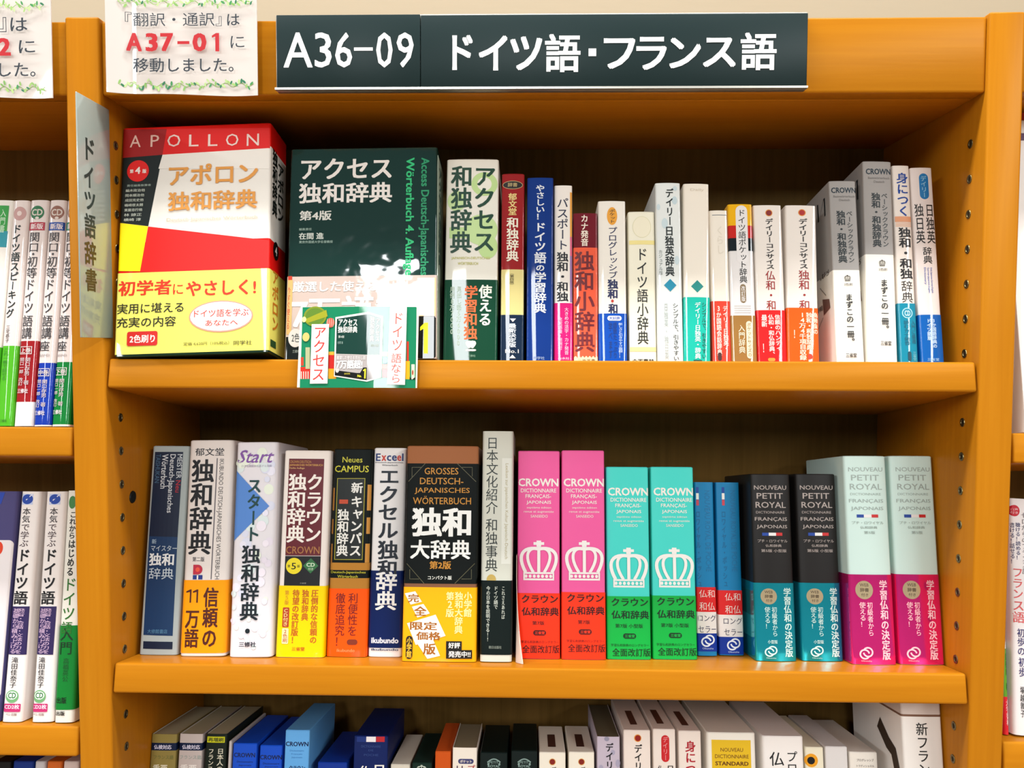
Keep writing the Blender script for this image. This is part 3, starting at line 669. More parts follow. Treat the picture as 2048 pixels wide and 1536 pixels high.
book(S1, 'dictionary', 'white spine with a red dot and an orange band', (1571.6, 1631.5, 410, 1575, 1640, 721), .10, '#EEE5DB', [], (1081, None, '#F5681C'), 'soft', .001, .0016, 'g', .030, group=G1, zoom=z5, items=[
    ('o', 1083, 360, 1139, 410, '#E39A3C'), ('o', 1089, 365, 1133, 405, '#B3261E'), ('V', 'デイリー', 1088, 428, 1150, 600, DK, 1), ('V', 'コンサイス', 1092, 602, 1155, 796, DK, 1), ('V', '独和・和独', 1090, 805, 1168, 1170, '#A32222', 0),
    ('V', '高頻度の', 1195, 1115, 1228, 1275, '#FBDCC4', 1), ('V', '独和・和独辞典', 1142, 1115, 1190, 1390, '#FBDCC4', 1), ('V', '14万4千項目収録', 1092, 1115, 1140, 1465, '#FBDCC4', 1), ('V', '！', 1048, 1235, 1082, 1310, '#FBDCC4', 1), ('r', 1150, 1418, 1190, 1458, '#D6451E')])
GR = '#A8A39E'
def basic_crown(lab, q, dx, dy, off, ex=1.0):
    X = lambda x: x+dx
    Y = lambda y: 195+(y-195)*ex+dy
    r, T, (W, H, D), u_ = book(S1, 'dictionary', lab, q, .125, GR, [(Y(768), '#F5EFE3')], None, 'box', .0006, .0014, 's', off, group=G1, zoom=z6, items=[
        ('H', 'CROWN', X(200), Y(240), X(358), Y(275), '#1E3440', 1), ('H', 'Basiswörterbuch', X(214), Y(290), X(350), Y(304), '#827D78'), ('H', 'Deutsch', X(250), Y(313), X(318), Y(327), '#827D78'),
        ('V', 'ベーシッククラウン', X(303), Y(388), X(342), Y(722), '#2C3436', 0), ('V', '独和・和独辞典', X(240), Y(388), X(295), Y(722), '#2C3436', 1),
        ('c', X(283), Y(800), X(323), Y(840), '#4A4038'), ('H', '2色刷', X(280), Y(852), X(334), Y(868), '#6A6058'), ('V', 'まずこの一冊。', X(296), Y(920), X(342), Y(1250), '#2E2A26', 1), ('H', '三省堂', X(292), Y(1300), X(362), Y(1328), '#4A4038', 1)])
    side_print(r, W, -1, [lambda P: P.text('N', -.02+.032, H*.815, .052, H*.945, '#1E2A30', 1) if False else P.add([(.012, H*.83), (.015, H*.83), (.015, H*.93), (.030, H*.83), (.034, H*.83), (.034, H*.93), (.031, H*.93), (.031, H*.855), (.016, H*.93), (.012, H*.93)], [(0, 1, 2, 9), (2, 3, 8, 9), (3, 4, 5, 6), (3, 6, 7)], '#1E2A30'),
        lambda P: P.text('とは。', .010, H*.50, .034, H*.53, '#5A4A42'), lambda P: P.poly([(.012, H*.37), (.03, H*.39), (.028, H*.30), (.010, H*.32)], '#8A6A60'), lambda P: P.text('辞書', .03, H*.33, .05, H*.36, '#5A4A42'), lambda P: P.stroke([(.02, H*.40), (.035, H*.46)], .0006, '#5A4A42'), lambda P: P.stroke([(.03, H*.29), (.045, H*.24)], .0006, '#5A4A42')], lift=.0001)
basic_crown('shorter of the two grey-over-cream spines with a tiny crown', (1657.8, 1712.5, 361.5, 1673, 1728.8, 721), 0, 0, .026)
basic_crown('taller of the two grey-over-cream spines with a tiny crown', (1725.6, 1782, 323, 1735, 1797, 721), 222, -122, .024, 1.04)
book(S1, 'dictionary', 'slim white spine with blue lettering at the top and a teal band', (1783, 1820, 330, 1801.6, 1836, 721), .12, '#F0E6DC', [], (981, None, '#1E8FA6'), 'soft', .001, .0015, 'g', .026, group=G1, zoom=z6, items=[
    ('V', '身につく', 622, 145, 695, 425, '#1E4FA0', 1), ('p', 610, 425, 722, 460, '#E3A57E'), ('p', 614, 464, 722, 470, '#E8BFA4'), ('p', 614, 474, 722, 480, '#E8BFA4'), ('p', 614, 484, 722, 490, '#E8BFA4'), ('V', '独和・和独', 638, 495, 715, 825, '#221E1E', 1), ('V', '辞典', 650, 835, 722, 978, '#3A3430', -1),
    ('o', 652, 1010, 720, 1078, '#A9D4DC'), ('o', 658, 1016, 714, 1072, '#1E8FA6'), ('H', 'CD', 668, 1028, 704, 1062, '#C7E2E6', 1), ('V', '読むカナ発音', 665, 1090, 700, 1250, '#126C82'), ('V', '入門に最適', 712, 1090, 740, 1240, '#126C82'), ('r', 690, 1290, 712, 1350, '#174A58'), ('V', '三省堂', 722, 1290, 745, 1350, '#7FC1CC')])
book(S1, 'dictionary', 'white spine with a blue pill mark and blue band, last on the upper shelf', (1821, 1866.6, 334, 1843, 1887, 721), .12, '#EFE4DE', [], (1054, None, '#0F69B4'), 'soft', .001, .0015, 'g', .026, group=G1, zoom=z6, items=[
    ('r', 764, 150, 823, 315, '#2C86BE'), ('V', 'デイリー', 773, 165, 812, 305, '#A8D4E8', 0), ('V', '日独英', 808, 342, 862, 600, '#2A2826', 0), ('V', '独日英', 740, 342, 795, 600, '#2A2826', 0), ('V', '辞典', 788, 620, 845, 728, '#2A2826', 0),
    ('R', 'Daily Japanese-German-English', 835, 752, 850, 915, '#5A74B8'), ('R', 'German-Japanese-English', 815, 752, 830, 915, '#5A74B8'), ('R', 'Dictionary', 792, 752, 808, 860, '#5A74B8'), ('V', '3か国語辞典の', 845, 1080, 872, 1268, '#C8DEF2', 1), ('V', 'ドイツ語版', 812, 1080, 840, 1218, '#C8DEF2', 1), ('H', '三省堂', 815, 1332, 890, 1350, '#A9CDEB')])

# ------------------------------------------------------------------ books, second shelf
zA = (270, 860, 3.2); zB = (550, 860, 3.2); zC = (800, 840, 3.0125); zD = (1110, 880, 3.269); zE = (1460, 880, 3.269)
book(S2, 'dictionary', 'navy spine framed in silver at the left end of the second shelf', (302, 378, 892, 278, 356, 1311), .11, '#AEB6B4', [], None, 'box', .001, .003, 'g', group=G2, zoom=zA, items=[
    ('l', 0, 0, 1, 1, '#0E2440', [(127, 140), (308, 140), (272, 685), (88, 680)]), ('l', 0, 0, 1, 1, '#123E66', [(88, 680), (272, 685), (240, 1318), (52, 1312)]), ('l', 0, 0, 1, 1, '#0E2440', [(52, 1352), (240, 1356), (238, 1404), (50, 1400)]),
    ('R', 'MEISTER', 268, 155, 300, 310, '#C9CDD0'), ('R', 'Neu', 260, 322, 290, 400, '#B02838'), ('R', 'Deutsch-Japanisches', 205, 155, 250, 530, '#D4D6D8', 0), ('R', 'Wörterbuch', 168, 155, 208, 375, '#D4D6D8', 0), ('R', 'TAISHUKAN', 130, 155, 160, 338, '#50708A', -1),
    ('H', '新', 108, 698, 138, 728, '#A9BCCB'), ('H', 'マイスター', 102, 738, 268, 775, '#C9D3DA', -1), ('H', '独和', 90, 788, 250, 868, '#E6E8E8', 1), ('H', '辞典', 88, 882, 246, 955, '#C9D3DA', -1), ('H', '大修館書店', 80, 1275, 208, 1302, '#5A86A4')])
book(S2, 'dictionary', 'ivory spine with big black lettering and an amber band reading 11', (379, 466, 881, 357, 450, 1314), .112, '#E6DDD6', [], (960, 1428, '#F9A50E'), 'box', .001, .004, 'g', group=G2, zoom=zA, items=[
    ('H', '郁文堂', 385, 115, 570, 165, '#2A2830', 0), ('V', '独和辞典', 353, 185, 495, 800, '#15151A', 1), ('R', 'IKUBUNDO DEUTSCH-JAPANISCHES WÖRTERBUCH', 518, 185, 560, 955, '#54504E', -1),
    ('l', 0, 0, 1, 1, '#6A646A', [(524, 180), (530, 180), (490, 955), (484, 955)]), ('H', '第二版', 368, 812, 445, 842, '#4A464A'),
    ('p', 372, 862, 402, 925, '#C0304A'), ('o', 372, 862, 432, 925, '#C0304A'), ('o', 388, 878, 415, 908, '#E8604A'), ('p', 370, 928, 432, 956, '#233C8C'), ('p', 396, 930, 405, 956, W_),
    ('H', '11', 325, 1020, 412, 1105, '#5A2410', 0), ('V', '万語', 320, 1145, 408, 1395, '#5A2410', 1), ('V', '信頼の', 435, 1005, 528, 1395, '#5A2410', 1)])
rnd = random.Random(4)
flo = []
for k in range(70):
    t = rnd.random(); yy = 90+1350*t; xl = 648-(53)*t; x = xl+rnd.uniform(15, 235); r = rnd.uniform(14, 34)
    flo.append(('o', x-r, yy-r*1.1, x+r, yy+r*1.1, rnd.choice(['#E9E6F0', '#DCDDEA', '#E8EDDD', '#EFE7EE', '#DDE6E4', '#E6DDE6'])))
book(S2, 'dictionary', 'pale mottled spine with a blue triangle and a purple script word', (473, 556, 885, 456, 543, 1316), .112, '#E7E2E4', [], None, 'box', .001, .004, 'g', group=G2, zoom=zA, items=flo+[
    ('l', 0, 0, 1, 1, '#5F8FCF', [(642, 258), (860, 487), (626, 712)]), ('H', 'Start', 655, 128, 890, 210, '#8A5AA6', 0, .35), ('H', '小さな英和から広がる独和', 680, 222, 875, 238, '#B5B0BE'),
    ('V', 'スタート', 716, 305, 805, 718, '#124A4A', 1), ('V', '独和辞典', 680, 735, 795, 1220, '#14262E', 1), ('o', 706, 1270, 736, 1302, '#14262E'), ('H', '三修社', 666, 1355, 775, 1388, '#3A3A48', 1)])
YB = '#F5D600'
book(S2, 'dictionary', 'white spine with a maroon title block and a lemon yellow band', (567, 661, 901, 551.6, 648, 1315.6), .112, '#EDE3DA', [], (997, None, YB), 'box', .001, .003, 'g', group=G2, zoom=zB, items=[
    ('l', 0, 0, 1, 1, '#6F1A28', [(90, 183), (315, 185), (292, 805), (65, 803)]), ('l', 0, 0, 1, 1, '#16181C', [(65, 806), (292, 808), (284, 1000), (56, 1000)]),
    ('H', 'CROWN DEUTSCH-', 95, 195, 235, 212, '#B98A4A'), ('H', 'JAPANISCHES WÖRTERBUCH', 92, 216, 306, 234, '#C99A52', 1), ('H', 'Fünfte Auflage', 92, 238, 190, 252, '#D8B078'),
    ('V', 'クラウン', 198, 278, 300, 722, '#F0E8DE', 1), ('V', '独和辞典', 82, 278, 195, 722, '#F0E8DE', 1), ('H', 'CROWN', 70, 745, 285, 792, '#B07A4A', 0),
    ('o', 70, 818, 173, 922, '#EAD92A'), ('H', '5', 105, 850, 135, 892, '#2A2A10', 0), ('H', '第', 80, 862, 98, 880, '#2A2A10'), ('H', '版', 142, 862, 160, 880, '#2A2A10'), ('d', 180, 820, 278, 918, '#3A7A4A'), ('H', 'CD', 202, 850, 255, 875, '#D5E4C8', 1), ('H', '付き', 212, 882, 245, 898, '#D5E4C8'), ('H', '三省堂', 160, 975, 200, 985, '#9A9A90'),
    ('V', '圧倒的な信頼の', 228, 1020, 272, 1368, '#C46A12', 1), ('V', '独和辞典', 172, 1020, 215, 1220, '#C46A12', 1), ('V', '待望の改訂版！', 108, 1020, 152, 1368, '#C46A12', 1), ('V', '第５版', 62, 1025, 90, 1118, '#D89A2A', 0), ('r', 48, 1135, 90, 1262, '#B84A28', 'k', .001), ('V', 'CD付き', 53, 1142, 84, 1256, '#F0DC9A'), ('r', 44, 1268, 86, 1368, '#EFE0B0', 'k', .001), ('V', '2色刷', 50, 1275, 80, 1360, '#B84A28'), ('H', '三省堂', 108, 1388, 190, 1412, '#C46A12', 1)])
book(S2, 'dictionary', 'black and gold spine with yellow lettering and a vivid orange band', (667, 744, 898, 652.5, 734, 1314.7), .112, '#141D1A', [(850, '#C08A3C'), (897, '#141D1A'), (948, '#C08A3C')], (1015, None, '#F9650F'), 'box', .001, .003, 'g', group=G2, zoom=zB, items=[
    ('H', 'Neues', 432, 172, 560, 208, '#C8C23A', 0), ('H', 'CAMPUS', 383, 228, 600, 270, '#D2CC3E', 0), ('p', 590, 350, 618, 515, '#C9913F', 'k', 2), ('p', 585, 560, 606, 665, '#C9913F', 'k', 2), ('p', 576, 728, 602, 850, '#C9913F', 'k', 2), ('p', 362, 370, 380, 515, '#B07A36', 'k', 2), ('p', 356, 570, 372, 665, '#B07A36', 'k', 2), ('p', 350, 728, 366, 850, '#B07A36', 'k', 2),
    ('l', 0, 0, 1, 1, '#A8A02E', [(398, 308), (578, 308), (560, 832), (378, 830)]), ('l', 0, 0, 1, 1, '#161E1B', [(402, 312), (573, 312), (556, 827), (383, 826)]),
    ('V', '新', 490, 335, 562, 405, '#E9E6DE', 1), ('V', 'キャンパス', 482, 420, 556, 810, '#E9E6DE', 1), ('V', '独和辞典', 398, 505, 470, 808, '#E9E6DE', 1), ('p', 412, 445, 468, 472, '#C2512E', 'k', 1), ('H', 'Deutsch-Japanisches', 357, 902, 580, 922, '#C9C23A', 0), ('H', 'Wörterbuch', 400, 928, 530, 946, '#C9C23A', 0),
    ('V', '利便性を', 468, 1042, 528, 1320, '#8A1E10', 0), ('V', '徹底追究！', 386, 1042, 446, 1388, '#8A1E10', 0), ('r', 460, 1340, 528, 1375, '#8A3A20'), ('H', 'ikubundo', 395, 1400, 510, 1420, '#F9A46A')])
NV = '#122A62'
book(S2, 'dictionary', 'white spine with red and blue lettering on top and a navy band', (748, 813, 896, 735, 802.5, 1315), .112, '#E9E5E2', [], (900, 1395, NV), 'box', .001, .003, 'g', group=G2, zoom=zB, items=[
    ('H', 'E', 645, 150, 676, 198, '#28407A', 1), ('H', 'x', 682, 162, 712, 198, '#C8402E', 1), ('H', 'c', 716, 162, 744, 198, '#28407A', 1), ('H', 'e', 748, 162, 780, 198, '#28407A', 1), ('H', 'l', 812, 150, 822, 198, '#28407A', 1), ('H', 'e', 782, 162, 808, 198, '#C8402E', 1),
    ('H', 'Deutsch-Japanisches', 642, 204, 820, 214, '#4A4A5A'), ('H', 'Wörterbuch', 685, 220, 785, 230, '#4A4A5A'), ('V', 'エクセル', 664, 240, 790, 700, '#1D2733', 1), ('V', '独和', 658, 705, 785, 955, '#1D2733', 1), ('V', '辞典', 645, 905, 778, 1155, '#ECEAE6', 1),
    ('H', 'ikubundo', 615, 1328, 790, 1365, '#DADCE4', 2), ('H', 'ikubundo', 615, 1398, 790, 1412, '#3A4260', 1)])
GO = '#C98F35'
book(S2, 'dictionary', 'very wide brown and black spine with large white lettering and a yellow band', (813, 955, 892, 804, 954, 1324.6), .112, '#A8704A', [(262, '#141A18'), (987, '#8E6248')], (1008, None, '#F6B313'), 'box', .0012, .0025, 'g', group=G2, zoom=zC, items=[
    ('s', 0, 0, 1, 1, '#6E6A50', [(152, 262), (50, 370)], .0005), ('s', 0, 0, 1, 1, '#6E6A50', [(345, 262), (458, 372)], .0005), ('s', 0, 0, 1, 1, '#6E6A50', [(130, 285), (72, 285), (72, 345)], .0005), ('s', 0, 0, 1, 1, '#6E6A50', [(372, 285), (435, 285), (435, 340)], .0005),
    ('s', 0, 0, 1, 1, '#6E6A50', [(40, 865), (145, 985)], .0005), ('s', 0, 0, 1, 1, '#6E6A50', [(450, 865), (330, 985)], .0005), ('s', 0, 0, 1, 1, '#6E6A50', [(58, 900), (58, 958), (115, 958)], .0005), ('s', 0, 0, 1, 1, '#6E6A50', [(430, 900), (430, 958), (370, 958)], .0005),
    ('H', 'GROSSES', 148, 288, 352, 328, GO, 0), ('H', 'DEUTSCH-', 120, 348, 382, 388, GO, 0), ('H', 'JAPANISCHES', 88, 408, 420, 448, GO, 0), ('H', 'WÖRTERBUCH', 78, 458, 428, 508, GO, 0),
    ('H', '独和', 70, 528, 428, 702, '#F2F0EA', 2), ('H', '大辞典', 62, 722, 425, 838, '#F2F0EA', 1), ('H', '第2版', 178, 850, 308, 898, GO, 1), ('H', 'コンパクト版', 168, 938, 312, 962, '#DCDAD0', 1),
    ('V', '小学館', 385, 1035, 432, 1188, '#FBE7A0', 1), ('V', '独和大辞典', 330, 1035, 378, 1288, '#FBE7A0', 1), ('V', '第2版', 278, 1035, 325, 1188, '#FBE7A0', 1),
    ('l', 0, 0, 1, 1, '#F4EFE2', [(28, 1045), (92, 1032), (132, 1095), (64, 1112)]), ('l', 0, 0, 1, 1, '#F4EFE2', [(72, 1125), (142, 1108), (180, 1165), (105, 1190)]), ('l', 0, 0, 1, 1, '#F4EFE2', [(42, 1225), (215, 1172), (275, 1300), (95, 1355)]), ('l', 0, 0, 1, 1, '#F4EFE2', [(90, 1325), (190, 1300), (242, 1420), (165, 1438)]),
    ('H', '完', 48, 1048, 115, 1098, '#A8681A', 1), ('H', '全', 85, 1122, 160, 1178, '#A8681A', 1), ('H', '限定', 60, 1215, 225, 1265, '#A8681A', 1), ('H', '価格', 98, 1275, 245, 1325, '#A8681A', 1), ('H', '版', 140, 1345, 215, 1412, '#A8681A', 1),
    ('r', 35, 1300, 75, 1440, '#2A2210'), ('V', '小学館', 40, 1308, 70, 1432, '#F6C040', 1), ('p', 278, 1332, 372, 1385, '#1C1A14'), ('p', 278, 1385, 434, 1438, '#1C1A14'), ('H', '好評', 292, 1340, 362, 1375, W_, 1), ('H', '発売中!!', 292, 1392, 425, 1430, W_, 1)])
book(S2, 'book', 'tall slim grey-white book with thin lettering and a black band', (965.5, 1029, 861, 959, 1021.7, 1325.6), .112, '#D4D3C6', [], (967, 1415, '#14211F'), 'soft', .001, .003, 'g', group=G2, zoom=zC, items=[
    ('p', 612, 230, 672, 868, '#DEDDD2', 'k', 2), ('R', 'Lexikon zur japanischen Kultur Japanisch-Deutsch', 628, 262, 652, 838, '#B9AE8C'), ('V', '日本文化紹介', 520, 100, 590, 568, '#2A3432', -1), ('V', '和独事典', 515, 592, 588, 915, '#2A3432', -1), ('o', 522, 930, 578, 990, '#C2A860'),
    ('V', 'これさえあれば', 612, 1000, 632, 1200, '#C9CBBE'), ('V', 'ドイツ語で', 565, 1000, 590, 1140, '#C9CBBE'), ('V', '今の日本を説明できる!!', 518, 1000, 542, 1335, '#C9CBBE'), ('H', '朝日出版社', 535, 1360, 612, 1378, '#8E958A')])
def crown_fr(lab, q, zoom, x0, x1, yt, cov, bandc, yb_, small, ink, grp=G2):
    """x0/x1: left and right zoom limits of the spine at the title height"""
    L = lambda t: x0+(x1-x0)*t
    k = zoom[2]/3.269
    sh = small
    it = [('H', 'CROWN', L(.03), yt, L(.97), yt+52*k, W_, 1), ('H', 'DICTIONNAIRE', L(.09), yt+66*k, L(.92), yt+92*k, W_, 0), ('H', 'FRANÇAIS-', L(.20), yt+104*k, L(.80), yt+134*k, W_, 0), ('H', 'JAPONAIS', L(.22), yt+145*k, L(.80), yt+172*k, W_, 0),
          ('H', 'septième édition', L(.23), yt+184*k, L(.80), yt+200*k, W_, -1), ('H', 'revue et augmentée', L(.16), yt+210*k, L(.86), yt+228*k, W_, -1), ('H', 'SANSEIDO', L(.32), yt+238*k, L(.72), yt+256*k, W_, -1)]
    cy = yt+(406 if not small else 392)*k
    it.append(('c', L(.06), cy, L(.96), cy+260*k, '#F1ECE6'))
    b = yb_
    it += [('H', 'クラウン', L(.11), b+12*k, L(.96), b+64*k, ink, 1), ('H', '仏和辞典', L(.11), b+93*k, L(.98), b+148*k, ink, 1), ('H', '第7版', L(.36), b+182*k, L(.64), b+208*k, ink, 0) if not small else ('H', '第7版 小型版', L(.2), b+180*k, L(.84), b+206*k, ink, 0),
           ('r', L(.38), b+242*k, L(.68), b+276*k, ink), ('H', '三省堂', L(.42), b+249*k, L(.65), b+269*k, bandc, 1), ('H', '学習仏和辞典のロングセラー', L(.10), b+310*k, L(.98), b+328*k, ink, -1), ('H', '全面改訂版', L(.13), b+340*k, L(1.02), b+392*k, ink, 0)]
    return book(S2, 'dictionary', lab, q, .112, cov, [], (yb_, None, bandc), 'box', .0008, .0014, 's', group=grp, zoom=zoom, items=it, band_fin='s')
PK = '#EF6BA8'; TQ = '#55D8CC'
crown_fr('pink spine with a white crown and red-orange band, the left one of two', (1033.5, 1119.5, 902, 1036, 1120, 1318.5), zC, 705, 962, 352, PK, '#F4421E', 1043, False, '#4A1410')
crown_fr('pink spine with a white crown and red-orange band, the right one of two', (1122.8, 1208, 901, 1124, 1212.5, 1320), zD, 48, 330, 252, PK, '#F4421E', 995, False, '#4A1410')
crown_fr('turquoise spine with a white crown and green band, the left one of two', (1211, 1296, 934, 1215, 1302.7, 1319.6), zD, 338, 620, 312, TQ, '#17B24E', 1022, True, '#0B3A1C')
crown_fr('turquoise spine with a white crown and green band, the right one of two', (1301, 1386, 934, 1306, 1395, 1319.6), zD, 636, 920, 312, TQ, '#17B24E', 1018, True, '#0B3A1C')
def slim_blue(lab, q, x, ys, dx):
    X = lambda a: x+a
    y1, y2, y3, y4 = ys
    book(S2, 'dictionary', lab, q, .105, '#2389B8', [], (y1, y4, [(None, '#DF3030'), (y2, '#EEE6E0'), (y3, '#1440A0')]), 'hard', .001, .0015, 's', group=G2, zoom=zD, band_fin='s', items=[
        ('p', X(-10), 308, X(7), 345, '#1F4FA0', 'k', 1), ('p', X(-9), 348, X(8), 388, W_, 'k', 1), ('p', X(-8), 391, X(9), 428, '#D05060', 'k', 1), ('V', 'ロワイヤル・ポッシュ', X(-6), 460, X(22), 965, '#196E98', 0), ('R', 'NOUVEAU ROYAL DE POCHE', X(50), 330, X(85), 860, '#1C7AA6', -1),
        ('H', '仏和', X(10), y1+18, X(112), y1+68, '#F3D9D0', -1), ('H', '和仏', X(12), y1+98, X(114), y1+152, '#F3D9D0', -1), ('H', 'ロング', X(2), y2+18, X(125), y2+62, '#4A4A62', -1), ('H', 'セラー', X(6), y2+92, X(125), y2+135, '#4A4A62', -1), ('g', X(24), y3+10, X(112), y3+88, '#E8ECF4'), ('H', 'Obunsha', X(32), y3+92, X(104), y3+104, '#B8C4E4')])
slim_blue('slim bright blue dictionary beside the turquoise spine, the left one of two', (1388, 1425.3, 963, 1396, 1436.7, 1313.5), 932, (962, 1124, 1264, 1382), 0)
slim_blue('slim bright blue dictionary beside the charcoal spine, the right one of two', (1430.6, 1477, 963.5, 1439, 1490, 1312.5), 1100, (983, 1143, 1287, 1402), 0)
def petit(lab, q, x0, x1, yt, yb_, cov, ink, bandc, small, txt, depth=.112):
    L = lambda t, y: (x0+(y-yt)*.066)+(x1-x0)*t
    def h(t, a, b, y0, y1, col=ink, bw=0): return ('H', t, L(a, (y0+y1)/2), y0, L(b, (y0+y1)/2), y1, col, bw)
    o = yt
    it = [h('NOUVEAU', .10, .90, o+75, o+103), h('PETIT', .15, .80, o+125, o+162, ink, 0), h('ROYAL', .11, .86, o+183, o+222, ink, 0), h('DICTIONNAIRE', .11, .82, o+243, o+259, ink, -1), h('FRANÇAIS', .07, .87, o+283, o+312), h('JAPONAIS', .10, .86, o+333, o+362),
          ('p', L(.22, o+395), o+384, L(.38, o+395), o+404, '#2F55A8', 'k', 1), ('p', L(.38, o+395), o+384, L(.56, o+395), o+404, '#F2EEEA', 'k', 1), ('p', L(.56, o+395), o+384, L(.72, o+395), o+404, '#D23A3A', 'k', 1),
          h('プチ・ロワイヤル', .10, .84, o+428, o+448), h('仏和辞典', .28, .68, o+460, o+478), h('第5版 小型版' if small else '第5版', .17 if small else .36, .80 if small else .62, o+492, o+512)]
    b = yb_
    H_ = 1450-935 if small else 1473-880; s_ = H_/515
    it += [('o', L(.08, b+85), b+35*s_, L(.48, b+85), b+140*s_, '#CFB890', 'f'), h('WEB', .18, .38, b+50*s_, b+68*s_, '#6A5A44', 0), h('辞書', .18, .38, b+76*s_, b+98*s_, '#6A5A44', 1), h('付き', .2, .36, b+106*s_, b+124*s_, '#6A5A44', 0),
           ('V', '学習仏和の決定版', L(.63, b+250), b+32*s_, L(.82, b+250), b+485*s_, txt, 1), ('V', '初級者から', L(.32, b+250), b+155*s_, L(.45, b+250), b+350*s_, txt, 0), ('V', '使える！', L(.14, b+250), b+155*s_, L(.28, b+250), b+300*s_, txt, 0),
           ('g', L(.09, b+450), b+412*s_, L(.40, b+450), b+482*s_, txt), ('H', 'Obunsha', L(.12, b+490), b+486*s_, L(.36, b+490), b+494*s_, txt, -1)]
    if small: it.append(('H', '小型版', L(.18, b+380), b+372*s_, L(.42, b+380), b+396*s_, txt, 0))
    return book(S2, 'dictionary', lab, q, depth, cov, [], (yb_, None, bandc), 'box', .0024, .0025, 's', group=G2, zoom=zE, items=it, band_fin='f')
CB = '#2E2B29'
petit('charcoal spine with a shiny teal band, next to the slim blue dictionaries', (1499, 1579, 948, 1515, 1596.7, 1323.6), 127, 390, 222, 935, CB, '#B9ADA6', '#1C94A2', True, '#CFE3DC')
petit('charcoal spine with a shiny teal band, next to the pale mint spine', (1590, 1672.6, 948, 1607, 1688, 1323.6), 427, 695, 222, 935, CB, '#B9ADA6', '#1C94A2', True, '#CFE3DC')
petit('pale mint spine with a shiny magenta band, next to the charcoal spine', (1686, 1772, 912, 1707.5, 1796, 1330.6), 742, 1022, 103, 880, '#D9EEE6', '#AEBBB4', '#DC2A78', False, '#F6C9CE')
petit('pale mint spine with a shiny magenta band, last on the right of the second shelf', (1779.7, 1867, 912, 1801, 1890.7, 1330.6), 1052, 1332, 103, 879, '#D9EEE6', '#AEBBB4', '#DC2A78', False, '#F6C9CE')

# ------------------------------------------------------------------ books, lowest visible shelf (tops seen from above)
zF = (280, 1380, 3.303); zG = (880, 1380, 3.303); zH = (1400, 1380, 3.16)
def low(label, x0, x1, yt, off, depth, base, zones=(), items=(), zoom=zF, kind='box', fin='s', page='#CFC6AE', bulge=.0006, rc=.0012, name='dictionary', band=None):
    return book(S3, name, label, (x0, x1, yt), depth, base, zones, band, kind, bulge, rc, fin, off, items, zoom, G3, pagecol=page)
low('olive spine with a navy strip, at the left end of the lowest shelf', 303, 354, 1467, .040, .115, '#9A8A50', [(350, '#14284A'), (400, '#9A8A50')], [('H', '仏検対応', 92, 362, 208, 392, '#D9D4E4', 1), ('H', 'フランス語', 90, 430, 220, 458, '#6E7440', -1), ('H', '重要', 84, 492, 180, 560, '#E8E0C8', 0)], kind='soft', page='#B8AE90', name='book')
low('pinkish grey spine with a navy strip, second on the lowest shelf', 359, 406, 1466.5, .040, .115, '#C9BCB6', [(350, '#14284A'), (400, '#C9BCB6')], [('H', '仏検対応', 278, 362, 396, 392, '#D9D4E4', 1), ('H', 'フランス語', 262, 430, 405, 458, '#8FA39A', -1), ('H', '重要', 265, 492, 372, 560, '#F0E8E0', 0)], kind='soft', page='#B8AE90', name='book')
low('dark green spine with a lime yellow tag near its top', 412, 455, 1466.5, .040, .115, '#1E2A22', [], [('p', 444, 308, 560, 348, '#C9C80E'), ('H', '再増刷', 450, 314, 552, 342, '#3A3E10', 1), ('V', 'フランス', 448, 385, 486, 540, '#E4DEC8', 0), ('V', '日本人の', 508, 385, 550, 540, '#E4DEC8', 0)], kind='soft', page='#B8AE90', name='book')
low('thin grey-white spine wedged beside two royal blue ones', 457.5, 464, 1482, .036, .11, '#C9BFBA', [], [], name='book', rc=.0008)
CR = '#0C2454'
low('royal blue spine on the lowest shelf, the left one of two', 466, 514.5, 1487, .036, .11, '#1E5AC8', [], [('H', 'CROWN', 620, 415, 760, 445, CR, 1), ('H', 'Dictionnaire', 640, 468, 745, 480, CR, -1), ('H', 'Japonais', 650, 492, 735, 504, CR, -1)])
low('royal blue spine on the lowest shelf, the right one of two', 519.5, 565.5, 1491, .036, .11, '#1E5AC8', [], [('H', 'CROWN', 792, 430, 940, 460, CR, 1), ('H', 'Dictionnaire', 812, 480, 920, 492, CR, -1), ('H', 'Japonais', 822, 502, 912, 512, CR, -1)])
low('sky blue spine with black capitals rising above its royal blue neighbours', 570.5, 620, 1460.5, .030, .11, '#6FAEE0', [], [('H', 'CROWN', 962, 342, 1112, 372, CR, 1), ('H', 'Dictionnaire', 990, 395, 1082, 406, '#4A86BC', -1), ('H', 'Français', 1000, 418, 1072, 430, '#4A86BC', -1), ('H', 'Japonais', 1000, 440, 1072, 452, '#4A86BC', -1), ('H', 'クラウン', 985, 500, 1090, 530, CR, 1)])
low('low dark blue spine, its top edge just above the frame', 635, 694.5, 1525, .030, .11, '#16409A', [], [])
low('navy spine with a small red and white flag at its top', 708, 776.5, 1472, .030, .11, '#122A66', [], [('p', 1495, 308, 1558, 343, '#EFE8E6', 'k', 1), ('p', 1560, 308, 1616, 343, '#C22A34', 'k', 1), ('p', 1432, 308, 1493, 343, '#1C3A80', 'k', 1), ('H', 'DICTIONNAIRE', 1462, 365, 1590, 380, '#3E5690', -1), ('H', 'DE', 1510, 392, 1542, 404, '#3E5690', -1), ('H', 'POCHE', 1480, 422, 1575, 436, '#3E5690', -1), ('H', '仏', 1450, 500, 1518, 560, W_, 1), ('H', '日', 1550, 495, 1612, 560, W_, 1)])
low('short white spine with a grey top beside the navy flag spine', 781, 820, 1529, .030, .105, '#D9D0C0', [], [], fin='m')
